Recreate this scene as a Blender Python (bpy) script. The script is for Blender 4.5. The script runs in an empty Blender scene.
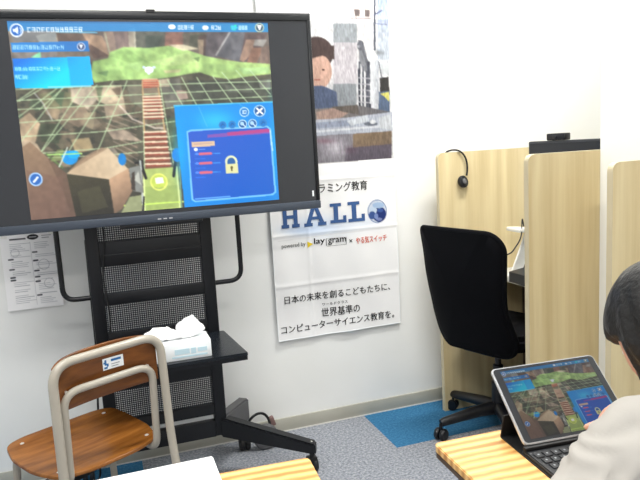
import bpy, bmesh, math, random
import numpy as np
from mathutils import Vector, Matrix, Euler
from mathutils.noise import noise as mnoise
random.seed(5)
sc = bpy.context.scene
COL = sc.collection
R = math.radians
PI = math.pi

# ------------------------------------------------------------------ colour / materials
def lin(c):
    c = c / 255.0
    return c / 12.92 if c <= 0.04045 else ((c + 0.055) / 1.055) ** 2.4
def rgb(c): return (lin(c[0]), lin(c[1]), lin(c[2]), 1.0)

class NT:
    def __init__(s, name):
        s.m = bpy.data.materials.new(name); s.m.use_nodes = True
        s.t = s.m.node_tree; s.b = s.t.nodes['Principled BSDF']
    def n(s, typ, **kw):
        nd = s.t.nodes.new(typ)
        for k, v in kw.items(): setattr(nd, k, v)
        return nd
    def l(s, a, b): s.t.links.new(a, b)
    def coords(s, scale=(1, 1, 1), rot=(0, 0, 0)):
        tc = s.n('ShaderNodeTexCoord'); mp = s.n('ShaderNodeMapping')
        mp.inputs['Scale'].default_value = scale; mp.inputs['Rotation'].default_value = rot
        s.l(tc.outputs['Object'], mp.inputs['Vector']); return mp.outputs['Vector']
    def noise(s, vec, scale, detail=3, rough=.5):
        nd = s.n('ShaderNodeTexNoise'); nd.inputs['Scale'].default_value = scale
        nd.inputs['Detail'].default_value = detail; nd.inputs['Roughness'].default_value = rough
        s.l(vec, nd.inputs['Vector']); return nd.outputs['Fac']
    def ramp(s, fac, stops):
        nd = s.n('ShaderNodeValToRGB'); el = nd.color_ramp.elements
        while len(el) < len(stops): el.new(.5)
        for e, (p, c) in zip(el, stops): e.position = p; e.color = rgb(c)
        s.l(fac, nd.inputs['Fac']); return nd.outputs['Color']
    def bump(s, fac, strength, dist=.002):
        nd = s.n('ShaderNodeBump'); nd.inputs['Strength'].default_value = strength
        nd.inputs['Distance'].default_value = dist
        s.l(fac, nd.inputs['Height']); s.l(nd.outputs['Normal'], s.b.inputs['Normal'])

def plain(name, c, rough=.5, metal=0, spec=.5, bump=None, vary=0, coat=0):
    k = NT(name); b = k.b
    b.inputs['Base Color'].default_value = rgb(c); b.inputs['Roughness'].default_value = rough
    b.inputs['Metallic'].default_value = metal; b.inputs['Specular IOR Level'].default_value = spec
    b.inputs['Coat Weight'].default_value = coat
    if vary or bump:
        v = k.coords()
        if vary:
            f = k.noise(v, 9, 4)
            lo = tuple(max(0, x - vary) for x in c); hi = tuple(min(255, x + vary) for x in c)
            k.l(k.ramp(f, [(.3, lo), (.7, hi)]), b.inputs['Base Color'])
        if bump:
            k.bump(k.noise(v, bump[0], 3), bump[1], bump[2] if len(bump) > 2 else .001)
    return k.m

def m_wood(name, dark, mid, light, stretch=(1, 1, 1), scale=6, rough=.45, wave=None, contrast=.18):
    k = NT(name); v = k.coords(stretch)
    f = k.noise(v, scale, 6, .6)
    if wave:
        w = k.n('ShaderNodeTexWave'); w.wave_type = 'BANDS'; w.bands_direction = wave[0]
        w.inputs['Scale'].default_value = wave[1]; w.inputs['Distortion'].default_value = wave[2]
        w.inputs['Detail'].default_value = 3; w.inputs['Detail Scale'].default_value = 1.2
        k.l(k.coords((1, 1, .16) if wave[0] == 'X' else (1, 1, 1)), w.inputs['Vector'])
        mx = k.n('ShaderNodeMix'); mx.inputs['Factor'].default_value = wave[3]
        k.l(f, mx.inputs[2]); k.l(w.outputs['Fac'], mx.inputs[3]); f = mx.outputs[0]
    k.l(k.ramp(f, [(.5 - contrast, dark), (.5, mid), (.5 + contrast, light)]), k.b.inputs['Base Color'])
    k.b.inputs['Roughness'].default_value = rough
    k.bump(f, .12, .0008)
    return k.m

def m_print(name, emit=0, rough=.6, spec=.3, dark_base=False):
    k = NT(name); a = k.n('ShaderNodeAttribute', attribute_name='Col')
    if emit:
        k.l(a.outputs['Color'], k.b.inputs['Emission Color']); k.b.inputs['Emission Strength'].default_value = emit
        k.b.inputs['Base Color'].default_value = (.01, .01, .012, 1)
    else:
        k.l(a.outputs['Color'], k.b.inputs['Base Color'])
    k.b.inputs['Roughness'].default_value = rough; k.b.inputs['Specular IOR Level'].default_value = spec
    return k.m

def m_wall():
    k = NT('wall_paint'); v = k.coords()
    k.b.inputs['Base Color'].default_value = rgb((238, 239, 237)); k.b.inputs['Roughness'].default_value = .75
    f = k.noise(v, 3, 3)
    k.l(k.ramp(f, [(.3, (235, 236, 233)), (.7, (240, 241, 239))]), k.b.inputs['Base Color'])
    k.bump(k.noise(v, 260, 2), .12, .0006)
    return k.m

def m_carpet():
    k = NT('carpet_tiles'); v = k.coords()
    f = k.noise(v, 95, 3, .75); g = k.noise(v, 6, 2)
    grey = k.ramp(f, [(.36, (112, 117, 127)), (.5, (143, 147, 155)), (.66, (176, 179, 184))])
    blue = k.ramp(f, [(.34, (46, 98, 138)), (.5, (58, 114, 154)), (.66, (76, 132, 170))])
    sp = k.n('ShaderNodeSeparateXYZ'); k.l(v, sp.inputs[0])
    def mth(op, a, b):
        n_ = k.n('ShaderNodeMath', operation=op)
        for i, q in enumerate((a, b)):
            if isinstance(q, (int, float)): n_.inputs[i].default_value = q
            else: k.l(q, n_.inputs[i])
        return n_.outputs[0]
    X, Y = sp.outputs[0], sp.outputs[1]
    # blue row beside the wall, interrupted by two grey tiles
    rowm = mth('GREATER_THAN', Y, 2.362)
    left = mth('LESS_THAN', X, .05); right = mth('GREATER_THAN', X, 1.088)
    m1 = mth('MULTIPLY', rowm, mth('MAXIMUM', left, right))
    mx = k.n('ShaderNodeMix', data_type='RGBA')
    k.l(m1, mx.inputs[0]); k.l(grey, mx.inputs[6]); k.l(blue, mx.inputs[7])
    k.l(mx.outputs[2], k.b.inputs['Base Color']); k.b.inputs['Roughness'].default_value = .95
    k.b.inputs['Specular IOR Level'].default_value = .1
    k.bump(f, .5, .002)
    return k.m

def m_mesh(name):   # perforated steel: a hole grid over a pale grey back
    k = NT(name); v = k.coords((1, 1, 1))
    sp = k.n('ShaderNodeSeparateXYZ'); k.l(v, sp.inputs[0])
    outs = []
    for o in (sp.outputs[0], sp.outputs[2]):
        a = k.n('ShaderNodeMath', operation='MULTIPLY'); a.inputs[1].default_value = 2 * PI / .0078
        k.l(o, a.inputs[0]); s_ = k.n('ShaderNodeMath', operation='SINE'); k.l(a.outputs[0], s_.inputs[0]); outs.append(s_.outputs[0])
    ad = k.n('ShaderNodeMath', operation='ADD'); k.l(outs[0], ad.inputs[0]); k.l(outs[1], ad.inputs[1])
    gt = k.n('ShaderNodeMath', operation='GREATER_THAN'); k.l(ad.outputs[0], gt.inputs[0]); gt.inputs[1].default_value = .35
    tr = k.n('ShaderNodeBsdfTransparent'); mx = k.n('ShaderNodeMixShader')
    k.b.inputs['Base Color'].default_value = rgb((38, 42, 50)); k.b.inputs['Roughness'].default_value = .5
    out = k.t.nodes['Material Output']
    k.l(gt.outputs[0], mx.inputs[0]); k.l(k.b.outputs[0], mx.inputs[1]); k.l(tr.outputs[0], mx.inputs[2])
    k.l(mx.outputs[0], out.inputs[0])
    return k.m

M = {}
M['wall'] = m_wall()
M['ceiling'] = plain('ceiling_board', (240, 240, 238), .8, bump=(60, .2))
M['carpet'] = m_carpet()
M['skirting'] = plain('vinyl_skirting', (176, 174, 162), .5, vary=3)
M['skirting_edge'] = plain('skirting_edge', (222, 221, 214), .5)
M['oak'] = m_wood('pale_oak_board', (204, 184, 138), (218, 200, 156), (229, 214, 172), (14, 14, .55), 2.6, .5, ('X', 3.2, 9, .22), .26)
M['oak_edge'] = plain('pale_oak_edging', (205, 192, 160), .5, vary=4)
M['desk_wood'] = m_wood('striped_pine_top', (198, 138, 72), (228, 178, 106), (244, 204, 138), (.6, 26, 6), 2.6, .35, ('Y', 13, 1.6, .38), .2)
M['desk_band'] = plain('dark_desk_edging', (84, 66, 54), .5)
M['desk_steel'] = plain('desk_leg_grey_paint', (150, 148, 142), .4)
M['ply'] = m_wood('varnished_brown_plywood', (106, 62, 22), (134, 82, 32), (158, 102, 44), (1.5, 10, 6), 3, .25, None, .2)
M['ply_back'] = m_wood('brown_back_plywood', (92, 52, 20), (114, 66, 26), (134, 82, 36), (2, 10, 16), 3, .3, None, .2)
M['frame_beige'] = plain('beige_painted_tube', (172, 165, 152), .35, coat=.2, vary=2)
M['rivet'] = plain('rivet_steel', (225, 222, 214), .3, metal=.3)
M['black_steel'] = plain('black_powder_coat', (13, 15, 20), .4, spec=.4, bump=(400, .1, .0004))
M['shelf_black'] = plain('shelf_black_steel', (22, 27, 33), .25, bump=(300, .1, .0004))
M['mesh'] = m_mesh('perforated_steel')
M['bezel'] = plain('display_bezel_black', (17, 20, 24), .3)
M['screen_black'] = plain('display_glass', (42, 44, 48), .22, spec=.6)
M['chin'] = plain('display_chin_grey', (58, 66, 78), .4)
M['rubber'] = plain('black_rubber', (18, 18, 20), .6)
M['caster_grey'] = plain('caster_grey', (88, 88, 90), .5)
M['chair_fabric'] = plain('black_mesh_fabric', (4, 5, 10), .9, spec=.15, bump=(500, .3, .0006))
M['chair_plastic'] = plain('black_nylon', (14, 16, 22), .4)
M['tissue'] = plain('tissue_paper', (246, 246, 246), .9, bump=(30, .3, .002))
M['white_card'] = plain('white_card', (240, 244, 246), .5)
M['card_blue'] = plain('card_pale_blue', (196, 222, 232), .5)
M['white_plastic'] = plain('white_plastic', (236, 236, 232), .4)
M['white_panel'] = plain('white_sheet', (252, 252, 252), .35)
M['dark_plastic'] = plain('dark_grey_plastic', (32, 35, 40), .4)
M['ink'] = plain('black_ink', (28, 28, 30), .7, spec=.1)
M['ink_blue'] = plain('blue_ink', (66, 96, 146), .7, spec=.1)
M['ink_red'] = plain('red_ink', (214, 92, 66), .7, spec=.1)
M['ink_yellow'] = plain('yellow_ink', (232, 205, 60), .7, spec=.1)
M['label_blue'] = plain('label_blue', (28, 104, 168), .5)
M['silver'] = plain('silver_aluminium', (205, 206, 208), .3, metal=.5)
M['key'] = plain('key_black', (30, 32, 36), .45)
M['key_mark'] = plain('key_mark_grey', (150, 155, 160), .5)
M['cream_fabric'] = plain('off_white_cotton', (168, 164, 158), .85, spec=.2, bump=(500, .2, .0006), vary=3)
M['trousers'] = plain('navy_trousers', (44, 50, 70), .85)
M['skin'] = plain('skin', (226, 176, 152), .5, vary=5)
M['hair'] = plain('black_hair', (14, 12, 12), .4, bump=(90, .6, .004))
M['eye_white'] = plain('eye_white', (235, 232, 228), .3)
M['iris'] = plain('iris_dark', (30, 20, 14), .2)
M['lip'] = plain('lip', (196, 120, 106), .5)
M['plug_brown'] = plain('plug_brown', (128, 100, 96), .5)
M['print_banner'] = m_print('banner_cloth_print', 0, .8, .15)
M['print_paper'] = m_print('paper_print', 0, .8, .2)
M['print_screen'] = m_print('display_picture', 1.0, .2, .5)
M['print_tablet'] = m_print('tablet_picture', .34, .06, .3)
def lampmat():
    k = NT('lamp_diffuser'); k.b.inputs['Emission Color'].default_value = (1, .98, .94, 1)
    k.b.inputs['Emission Strength'].default_value = 5; return k.m
M['lamp'] = lampmat()

# ------------------------------------------------------------------ mesh helpers
class MB:
    def __init__(s): s.bm = bmesh.new()
    def _xf(s, vs, mat):
        if mat is not None: bmesh.ops.transform(s.bm, matrix=mat, verts=vs)
    def box(s, c, d, rot=(0, 0, 0), bevel=0, seg=2):
        r = bmesh.ops.create_cube(s.bm, size=1)
        vs = r['verts']
        mat = Matrix.Translation(c) @ Euler(rot).to_matrix().to_4x4() @ Matrix.Diagonal((d[0], d[1], d[2], 1))
        bmesh.ops.transform(s.bm, matrix=mat, verts=vs)
        if bevel:
            es = list({e for v in vs for e in v.link_edges})
            bmesh.ops.bevel(s.bm, geom=es, offset=bevel, segments=seg, affect='EDGES', profile=.5)
        return s
    def span(s, a, b, bevel=0, seg=2):
        return s.box([(a[i] + b[i]) / 2 for i in range(3)], [abs(b[i] - a[i]) for i in range(3)], bevel=bevel, seg=seg)
    def prism(s, pts, axis='z', lo=0, hi=1, mat=None, bevel=0, seg=2):
        def P(u, v, w):
            return {'z': (u, v, w), 'y': (u, w, v), 'x': (w, u, v)}[axis]
        a = [s.bm.verts.new(P(u, v, lo)) for u, v in pts]; b = [s.bm.verts.new(P(u, v, hi)) for u, v in pts]
        n = len(pts); fs = [s.bm.faces.new(a[::-1]), s.bm.faces.new(b)]
        for i in range(n): fs.append(s.bm.faces.new((a[i], a[(i + 1) % n], b[(i + 1) % n], b[i])))
        bmesh.ops.recalc_face_normals(s.bm, faces=fs)
        vs = a + b
        if mat is not None: bmesh.ops.transform(s.bm, matrix=mat, verts=vs)
        if bevel:
            es = list({e for f in fs[:2] for e in f.edges})
            bmesh.ops.bevel(s.bm, geom=es, offset=bevel, segments=seg, affect='EDGES')
        return s
    def tube(s, pts, r, seg=12, cap=True, closed=False):
        pts = [Vector(p) for p in pts]; n = len(pts)
        rad = r if isinstance(r, (list, tuple)) else [r] * n
        rings = []; prev = None
        for i, p in enumerate(pts):
            if closed: t = pts[(i + 1) % n] - pts[i - 1]
            else: t = pts[min(i + 1, n - 1)] - pts[max(i - 1, 0)]
            t.normalize()
            if prev is None:
                a = Vector((0, 0, 1)) if abs(t.z) < .9 else Vector((1, 0, 0))
                u = t.cross(a).normalized()
            else:
                u = (prev - t * prev.dot(t)).normalized()
            prev = u; v = t.cross(u)
            rings.append([s.bm.verts.new(p + (u * math.cos(2 * PI * k / seg) + v * math.sin(2 * PI * k / seg)) * rad[i]) for k in range(seg)])
        m = n if closed else n - 1
        for i in range(m):
            a, b = rings[i], rings[(i + 1) % n]
            for k in range(seg): s.bm.faces.new((a[k], a[(k + 1) % seg], b[(k + 1) % seg], b[k]))
        if cap and not closed:
            s.bm.faces.new(rings[0][::-1]); s.bm.faces.new(rings[-1])
        return s
    def lathe(s, prof, mat=None, seg=24):
        vs = []; rings = []
        for r, z in prof:
            ring = [s.bm.verts.new((r * math.cos(2 * PI * k / seg), r * math.sin(2 * PI * k / seg), z)) for k in range(seg)]
            rings.append(ring); vs += ring
        for a, b in zip(rings, rings[1:]):
            for k in range(seg): s.bm.faces.new((a[k], a[(k + 1) % seg], b[(k + 1) % seg], b[k]))
        s.bm.faces.new(rings[0][::-1]); s.bm.faces.new(rings[-1])
        if mat is not None: bmesh.ops.transform(s.bm, matrix=mat, verts=vs)
        return s
    def ell(s, c, r, rot=(0, 0, 0), seg=20):
        q = bmesh.ops.create_uvsphere(s.bm, u_segments=seg, v_segments=max(8, seg // 2), radius=1)
        mat = Matrix.Translation(c) @ Euler(rot).to_matrix().to_4x4() @ Matrix.Diagonal((r[0], r[1], r[2], 1))
        bmesh.ops.transform(s.bm, matrix=mat, verts=q['verts']); return s
    def build(s, name, mat, parent=None, smooth=True, loc=None, angle=40):
        me = bpy.data.meshes.new(name)
        bmesh.ops.recalc_face_normals(s.bm, faces=s.bm.faces[:])
        s.bm.to_mesh(me); s.bm.free()
        o = bpy.data.objects.new(name, me); COL.objects.link(o)
        for mm in (mat if isinstance(mat, (list, tuple)) else [mat]): me.materials.append(mm)
        if smooth: smooth_angle(me, angle)
        if parent is not None: o.parent = parent
        if loc is not None: o.location = loc
        return o

def smooth_angle(me, ang=40):
    me.polygons.foreach_set('use_smooth', [True] * len(me.polygons))
    bm = bmesh.new(); bm.from_mesh(me)
    for e in bm.edges:
        if len(e.link_faces) == 2:
            e.smooth = e.calc_face_angle(0) < R(ang)
    bm.to_mesh(me); bm.free()

def rnd(pts, r, n=6, closed=False):
    """round the corners of a polyline"""
    out = []; P = [Vector(p) for p in pts]; N = len(P)
    for i, p in enumerate(P):
        if not closed and i in (0, N - 1): out.append(p); continue
        a = P[i - 1]; b = P[(i + 1) % N]; rr = r[i] if isinstance(r, (list, tuple)) else r
        if rr <= 0: out.append(p); continue
        da = (a - p); db = (b - p); d = min(rr, da.length * .49, db.length * .49)
        s = p + da.normalized() * d; e = p + db.normalized() * d
        for k in range(n + 1):
            t = k / n; out.append(s * (1 - t) ** 2 + p * 2 * t * (1 - t) + e * t * t)
    return out
def rnd2(pts, r, n=5):
    return [(v.x, v.y) for v in rnd([(a, b, 0) for a, b in pts], r, n, True)]

def tag(o, label, cat, group=None, kind=None):
    if label: o['label'] = label
    if cat: o['category'] = cat
    if group: o['group'] = group
    if kind: o['kind'] = kind
    return o
def thing(name, label, cat, loc=(0, 0, 0), rz=0, group=None):
    o = bpy.data.objects.new(name, None); COL.objects.link(o); o.location = loc; o.rotation_euler = (0, 0, rz)
    o.empty_display_size = .05
    return tag(o, label, cat, group)
def struct(o): o['kind'] = 'structure'; return o

def text_mesh(txt, width, height=None, bold=0.0, extrude=.0002, shear=0):
    """text as a bmesh fitted to width (x) and height (z), origin at its lower left"""
    cu = bpy.data.curves.new('t', 'FONT'); cu.body = txt; cu.size = 1; cu.offset = bold; cu.shear = shear; cu.resolution_u = 2
    to = bpy.data.objects.new('t', cu); COL.objects.link(to)
    dg = bpy.context.evaluated_depsgraph_get(); dg.update()
    me = bpy.data.meshes.new_from_object(to.evaluated_get(dg))
    bpy.data.objects.remove(to); bpy.data.curves.remove(cu)
    bm = bmesh.new(); bm.from_mesh(me); bpy.data.meshes.remove(me)
    if not bm.verts: return bm
    xs = [v.co.x for v in bm.verts]; ys = [v.co.y for v in bm.verts]
    x0, x1, y0, y1 = min(xs), max(xs), min(ys), max(ys)
    sx = width / max(1e-6, x1 - x0); sy = (height / max(1e-6, y1 - y0)) if height else sx
    for v in bm.verts: v.co = Vector(((v.co.x - x0) * sx, 0, (v.co.y - y0) * sy))
    return bm

# ------------------------------------------------------------------ painted pictures (what a screen shows / what is printed)
def homog(quad):
    (src) = [(0, 0), (1, 0), (1, 1), (0, 1)]; A = []; b = []
    for (u, v), (x, y) in zip(src, quad):
        A.append([u, v, 1, 0, 0, 0, -u * x, -v * x]); b.append(x)
        A.append([0, 0, 0, u, v, 1, -u * y, -v * y]); b.append(y)
    h = np.linalg.solve(np.array(A, float), np.array(b, float)); return h
class Paint:
    """w x h picture whose artwork is listed in the frame given by the four corners of quad (tl, tr, br, bl)"""
    def __init__(s, w, h, quad, bg=(255, 255, 255), ss=2):
        s.w, s.h, s.ss = w, h, ss; W, H = w * ss, h * ss
        u, v = np.meshgrid((np.arange(W) + .5) / W, (np.arange(H) + .5) / H)
        k = homog(quad); d = k[6] * u + k[7] * v + 1
        s.X = (k[0] * u + k[1] * v + k[2]) / d; s.Y = (k[3] * u + k[4] * v + k[5]) / d
        s.c = np.empty((H, W, 3)); s.c[:] = bg
    def put(s, m, col, a=1.0):
        col = np.array(col, float) if not callable(col) else col(s.X[m], s.Y[m])
        s.c[m] = s.c[m] * (1 - a) + col * a
    def inside(s, pts):
        X, Y = s.X, s.Y; m = np.zeros(X.shape, bool); n = len(pts)
        for i in range(n):
            x0, y0 = pts[i]; x1, y1 = pts[(i + 1) % n]
            if y0 == y1: continue
            c = ((y0 > Y) != (y1 > Y)) & (X < (x1 - x0) * (Y - y0) / (y1 - y0) + x0); m ^= c
        return m
    def poly(s, pts, col, a=1.0): s.put(s.inside(pts), col, a)
    def dist(s, x0, y0, x1, y1):
        dx, dy = x1 - x0, y1 - y0; L = dx * dx + dy * dy + 1e-9
        t = np.clip(((s.X - x0) * dx + (s.Y - y0) * dy) / L, 0, 1)
        return np.hypot(s.X - x0 - t * dx, s.Y - y0 - t * dy)
    def line(s, pts, w, col, a=1.0):
        for p, q in zip(pts, pts[1:]): s.put(s.dist(*p, *q) < w / 2, col, a)
    def disc(s, x, y, rx, ry, col, a=1.0, soft=0):
        d = ((s.X - x) / rx) ** 2 + ((s.Y - y) / ry) ** 2
        if soft:
            k = (np.exp(-d * 1.5) * a)[..., None]; s.c[:] = s.c * (1 - k) + np.array(col, float) * k
        else: s.put(d < 1, col, a)
    def ring(s, x, y, r, w, col, a=1.0):
        d = np.hypot(s.X - x, s.Y - y); s.put(abs(d - r) < w / 2, col, a)
    def grad(s, pts, c0, c1, p0, p1, a=1.0):
        dx, dy = p1[0] - p0[0], p1[1] - p0[1]; L = dx * dx + dy * dy
        c0 = np.array(c0, float); c1 = np.array(c1, float)
        def f(X, Y):
            t = np.clip(((X - p0[0]) * dx + (Y - p0[1]) * dy) / L, 0, 1)[:, None]; return c0 * (1 - t) + c1 * t
        s.put(s.inside(pts), f, a)
    def grain(s, amp, cells, seed, mask=None, tint=(1, 1, 1)):
        g = np.random.RandomState(seed).rand(cells + 2, int(cells * 1.4) + 2); H, W = s.X.shape
        v = np.linspace(0, g.shape[0] - 1.001, H); u = np.linspace(0, g.shape[1] - 1.001, W); a = v.astype(int); b = u.astype(int)
        fv = (v - a)[:, None]; fu = (u - b)[None]; fv = fv * fv * (3 - 2 * fv); fu = fu * fu * (3 - 2 * fu)
        q = (g[a][:, b] * (1 - fu) + g[a][:, b + 1] * fu) * (1 - fv) + (g[a + 1][:, b] * (1 - fu) + g[a + 1][:, b + 1] * fu) * fv
        k = 1 + amp * (q - .5)[..., None] * 2 * np.array(tint)
        if mask is not None: k = np.where(mask[..., None], k, 1)
        s.c[:] = np.clip(s.c * k, 0, 255)
    def soft(s, n=1):
        for _ in range(n):
            p = np.pad(s.c, ((1, 1), (1, 1), (0, 0)), 'edge')
            s.c = (p[:-2, 1:-1] + p[2:, 1:-1] + p[1:-1, :-2] + p[1:-1, 2:] + 2 * p[1:-1, 1:-1]) / 6
    def out(s):
        c = s.c.reshape(s.h, s.ss, s.w, s.ss, 3).mean((1, 3)); return np.clip(c, 0, 255)
def sheet(name, img, tl, tr, bl, mat, parent=None, fn=None, back=0):
    """a grid carrying the painted colours; spans tl, tr, bl"""
    h, w, _ = img.shape; tl, tr, bl = map(np.array, (tl, tr, bl))
    u = np.linspace(0, 1, w)[None, :, None]; v = np.linspace(0, 1, h)[:, None, None]
    P = tl + (tr - tl) * u + (bl - tl) * v
    if fn is not None: P = fn(P)
    co = P.reshape(-1, 3)
    idx = np.arange(w * h).reshape(h, w)
    f = np.stack([idx[:-1, :-1], idx[1:, :-1], idx[1:, 1:], idx[:-1, 1:]], -1).reshape(-1, 4)
    me = bpy.data.meshes.new(name); me.from_pydata(co.tolist(), [], f.tolist())
    c = img.reshape(-1, 3) / 255.0
    c = np.where(c <= .04045, c / 12.92, ((c + .055) / 1.055) ** 2.4)
    at = me.color_attributes.new('Col', 'FLOAT_COLOR', 'POINT')
    at.data.foreach_set('color', np.concatenate([c, np.ones((len(c), 1))], 1).astype(np.float32).ravel())
    me.materials.append(mat); me.polygons.foreach_set('use_smooth', [True] * len(me.polygons))
    o = bpy.data.objects.new(name, me); COL.objects.link(o)
    if parent is not None: o.parent = parent
    return o

# ================================================================== CAMERA
cam = bpy.data.cameras.new('camera'); co = bpy.data.objects.new('camera', cam); COL.objects.link(co)
cam.sensor_width = 36; cam.lens = 36 * 640 / 640.0; cam.clip_start = .02
rt = Vector((0.94389471, -0.32550607, -0.05575466)); up = Vector((0.09975839, 0.12009124, 0.987738)); fw = Vector((0.31481907, 0.93788267, -0.14582545))
co.matrix_world = Matrix(((rt.x, up.x, -fw.x, 0), (rt.y, up.y, -fw.y, 0), (rt.z, up.z, -fw.z, 1.3), (0, 0, 0, 1)))
sc.camera = co

# ================================================================== SETTING
WY = 2.737; RX = 1.645
struct(MB().span((-2.6, -1.6, -.05), (3.4, WY + .12, 0)).build('floor', M['carpet'], smooth=False))
struct(MB().span((-2.6, WY, 0), (3.4, WY + .12, 2.7)).build('wall_back', M['wall'], smooth=False))
# right wall: stands forward up to the study booth, which sits in a recess
struct(MB().span((RX, -1.6, 0), (3.4, 1.80, 2.7)).build('wall_right', M['wall'], smooth=False))
struct(MB().span((3.28, 1.80, 0), (3.4, WY, 2.7)).build('wall_recess', M['wall'], smooth=False))
struct(MB().span((-2.72, -1.6, 0), (-2.6, WY + .12, 2.7)).build('wall_left', M['wall'], smooth=False))
struct(MB().span((-2.72, -1.6, 2.7), (3.4, WY + .12, 2.8)).build('ceiling', M['ceiling'], smooth=False))
sk = struct(MB().span((-2.6, WY - .008, 0), (3.28, WY, .064), bevel=.002).build('baseboard_back', M['skirting']))
MB().span((-2.6, WY - .011, .0), (3.28, WY - .0085, .005)).build('baseboard_sealant', M['skirting_edge'], sk, smooth=False)
struct(MB().span((RX - .008, -1.6, 0), (RX, 1.77, .064), bevel=.002).build('baseboard_right', M['skirting']))

# ================================================================== DISPLAY
def game_picture(w, h):
    p = Paint(w, h, [(12, 21), (269, 23.5), (277, 200), (26, 219)], (120, 108, 92))
    rng = random.Random(3)
    p.grad([(0, 0), (300, 0), (300, 90), (0, 90)], (104, 96, 92), (132, 118, 100), (0, 30), (0, 75))
    # upper cliffs
    for pts, c in [
        ([(12, 30), (60, 32), (60, 60), (14, 62)], (126, 116, 104)), ([(40, 36), (62, 30), (66, 42), (44, 44)], (176, 168, 150)),
        ([(60, 33), (90, 34), (96, 52), (62, 44)], (108, 92, 82)),
        ([(85, 33), (105, 36), (114, 56), (96, 52)], (168, 140, 116)), ([(93, 44), (112, 56), (96, 58), (91, 50)], (108, 88, 78)),
        ([(106, 32), (120, 31), (118, 50), (110, 54)], (150, 130, 116)), ([(116, 32), (137, 30), (137, 48), (119, 50)], (126, 110, 104)),
        ([(131, 30), (138, 28), (138, 49), (131, 49)], (168, 158, 140)), ([(138, 32), (168, 31), (166, 48), (138, 49)], (96, 98, 88)),
        ([(147, 36), (165, 36), (160, 48), (148, 48)], (80, 90, 80)),
        ([(168, 30), (186, 30), (184, 48), (166, 48)], (150, 112, 98)), ([(184, 34), (205, 33), (200, 50), (186, 48)], (112, 106, 92)),
        ([(192, 36), (206, 34), (200, 48), (190, 46)], (90, 92, 78)),
        ([(200, 36), (215, 34), (207, 56), (200, 55)], (92, 78, 72)), ([(208, 34), (232, 32), (218, 58), (206, 57)], (100, 94, 96)),
        ([(199, 40), (205, 40), (204, 56), (200, 54)], (156, 138, 116)),
        ([(232, 30), (247, 30), (240, 62), (216, 56)], (104, 104, 108)), ([(246, 34), (268, 34), (254, 62), (240, 62)], (98, 84, 82)),
        ([(247, 40), (256, 40), (252, 54), (244, 62), (240, 60)], (158, 130, 112)), ([(256, 40), (268, 40), (264, 47), (254, 46)], (150, 146, 140)),
        ([(253, 48), (264, 48), (257, 63), (247, 63)], (146, 112, 94)), ([(262, 48), (270, 46), (270, 64), (260, 63)], (136, 116, 104)),
        ([(18, 47), (60, 46), (60, 58), (18, 60)], (128, 122, 116)), ([(34, 57), (44, 51), (44, 58)], (140, 220, 170))]:
        p.poly(pts, c)
    p.line([(217, 55), (231, 33)], 1.6, (168, 166, 164)); p.line([(137, 30), (137, 49)], 1.2, (190, 186, 168)); p.line([(108, 33), (112, 54)], 1, (172, 180, 150))
    # lower ground, dark with pale rocks
    p.grad([(12, 60), (280, 66), (280, 212), (20, 226)], (92, 90, 74), (74, 72, 60), (100, 80), (100, 200))
    for k in range(150):
        x = rng.uniform(16, 176); y = rng.uniform(84, 175); r = rng.uniform(3, 10); a0 = rng.uniform(0, 6)
        pts = [(x + r * math.cos(a0 + q * 1.4) * rng.uniform(.7, 1.3), y + r * .7 * math.sin(a0 + q * 1.4)) for q in range(5)]
        b = rng.choice([(60, 62, 54), (96, 90, 74), (126, 112, 92), (150, 134, 112), (78, 94, 72), (110, 98, 80)]); p.poly(pts, b, .65)
    for pts, c in [
        ([(40, 93), (54, 90), (76, 92), (72, 104), (58, 110), (44, 104)], (130, 128, 96)), ([(50, 92), (66, 90), (62, 106)], (92, 112, 84)),
        ([(72, 88), (92, 86), (98, 98), (88, 108), (72, 100)], (206, 190, 166)), ([(92, 85), (122, 84), (124, 100), (112, 106), (98, 100)], (204, 186, 156)),
        ([(96, 84), (104, 84), (100, 104)], (120, 130, 98)), ([(104, 104), (124, 98), (126, 112), (106, 118)], (170, 152, 128)),
        ([(44, 104), (60, 108), (58, 120), (46, 112)], (166, 146, 118)), ([(62, 106), (84, 104), (92, 118), (78, 126), (64, 118)], (148, 130, 108)),
        ([(20, 118), (30, 111), (40, 122), (34, 142), (20, 136)], (186, 162, 132)), ([(84, 112), (96, 110), (92, 128), (82, 122)], (150, 138, 112)),
        ([(20, 136), (36, 142), (40, 150), (22, 152)], (190, 168, 140)), ([(70, 138), (88, 136), (92, 148), (74, 152)], (176, 156, 118)),
        ([(40, 122), (60, 122), (58, 142), (40, 140)], (70, 78, 60)), ([(100, 128), (128, 124), (130, 132), (104, 136)], (96, 92, 76)),
        ([(104, 126), (126, 130), (140, 140), (112, 138)], (176, 158, 138)), ([(128, 84), (142, 84), (142, 108), (130, 100)], (120, 116, 98)),
        ([(143, 82), (159, 82), (163, 122), (143, 124)], (136, 122, 102)),
        ([(98, 148), (112, 146), (124, 162), (116, 172), (104, 160)], (150, 140, 124)), ([(148, 100), (163, 100), (163, 122), (146, 124)], (110, 96, 78)),
        ([(160, 78), (180, 78), (184, 104), (166, 108)], (112, 110, 100)), ([(176, 90), (186, 90), (188, 98), (178, 99)], (196, 170, 154)),
        ([(188, 80), (270, 80), (272, 102), (192, 104)], (74, 78, 68)), ([(224, 84), (250, 86), (252, 92), (228, 92)], (96, 100, 88)),
        ([(150, 80), (170, 78), (170, 86), (150, 86)], (206, 190, 160)), ([(258, 80), (270, 79), (270, 90), (260, 88)], (130, 132, 122)),
        ([(112, 88), (122, 86), (120, 98)], (120, 104, 86)), ([(168, 118), (174, 118), (174, 150), (166, 150)], (86, 100, 72))]:
        p.poly(pts, c, .92)
    for k in range(9):
        y = 104 + k * 6; p.line([(100 + k * 2, y), (135, y + 12)], 1.2, (160, 142, 124), .7)
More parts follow.
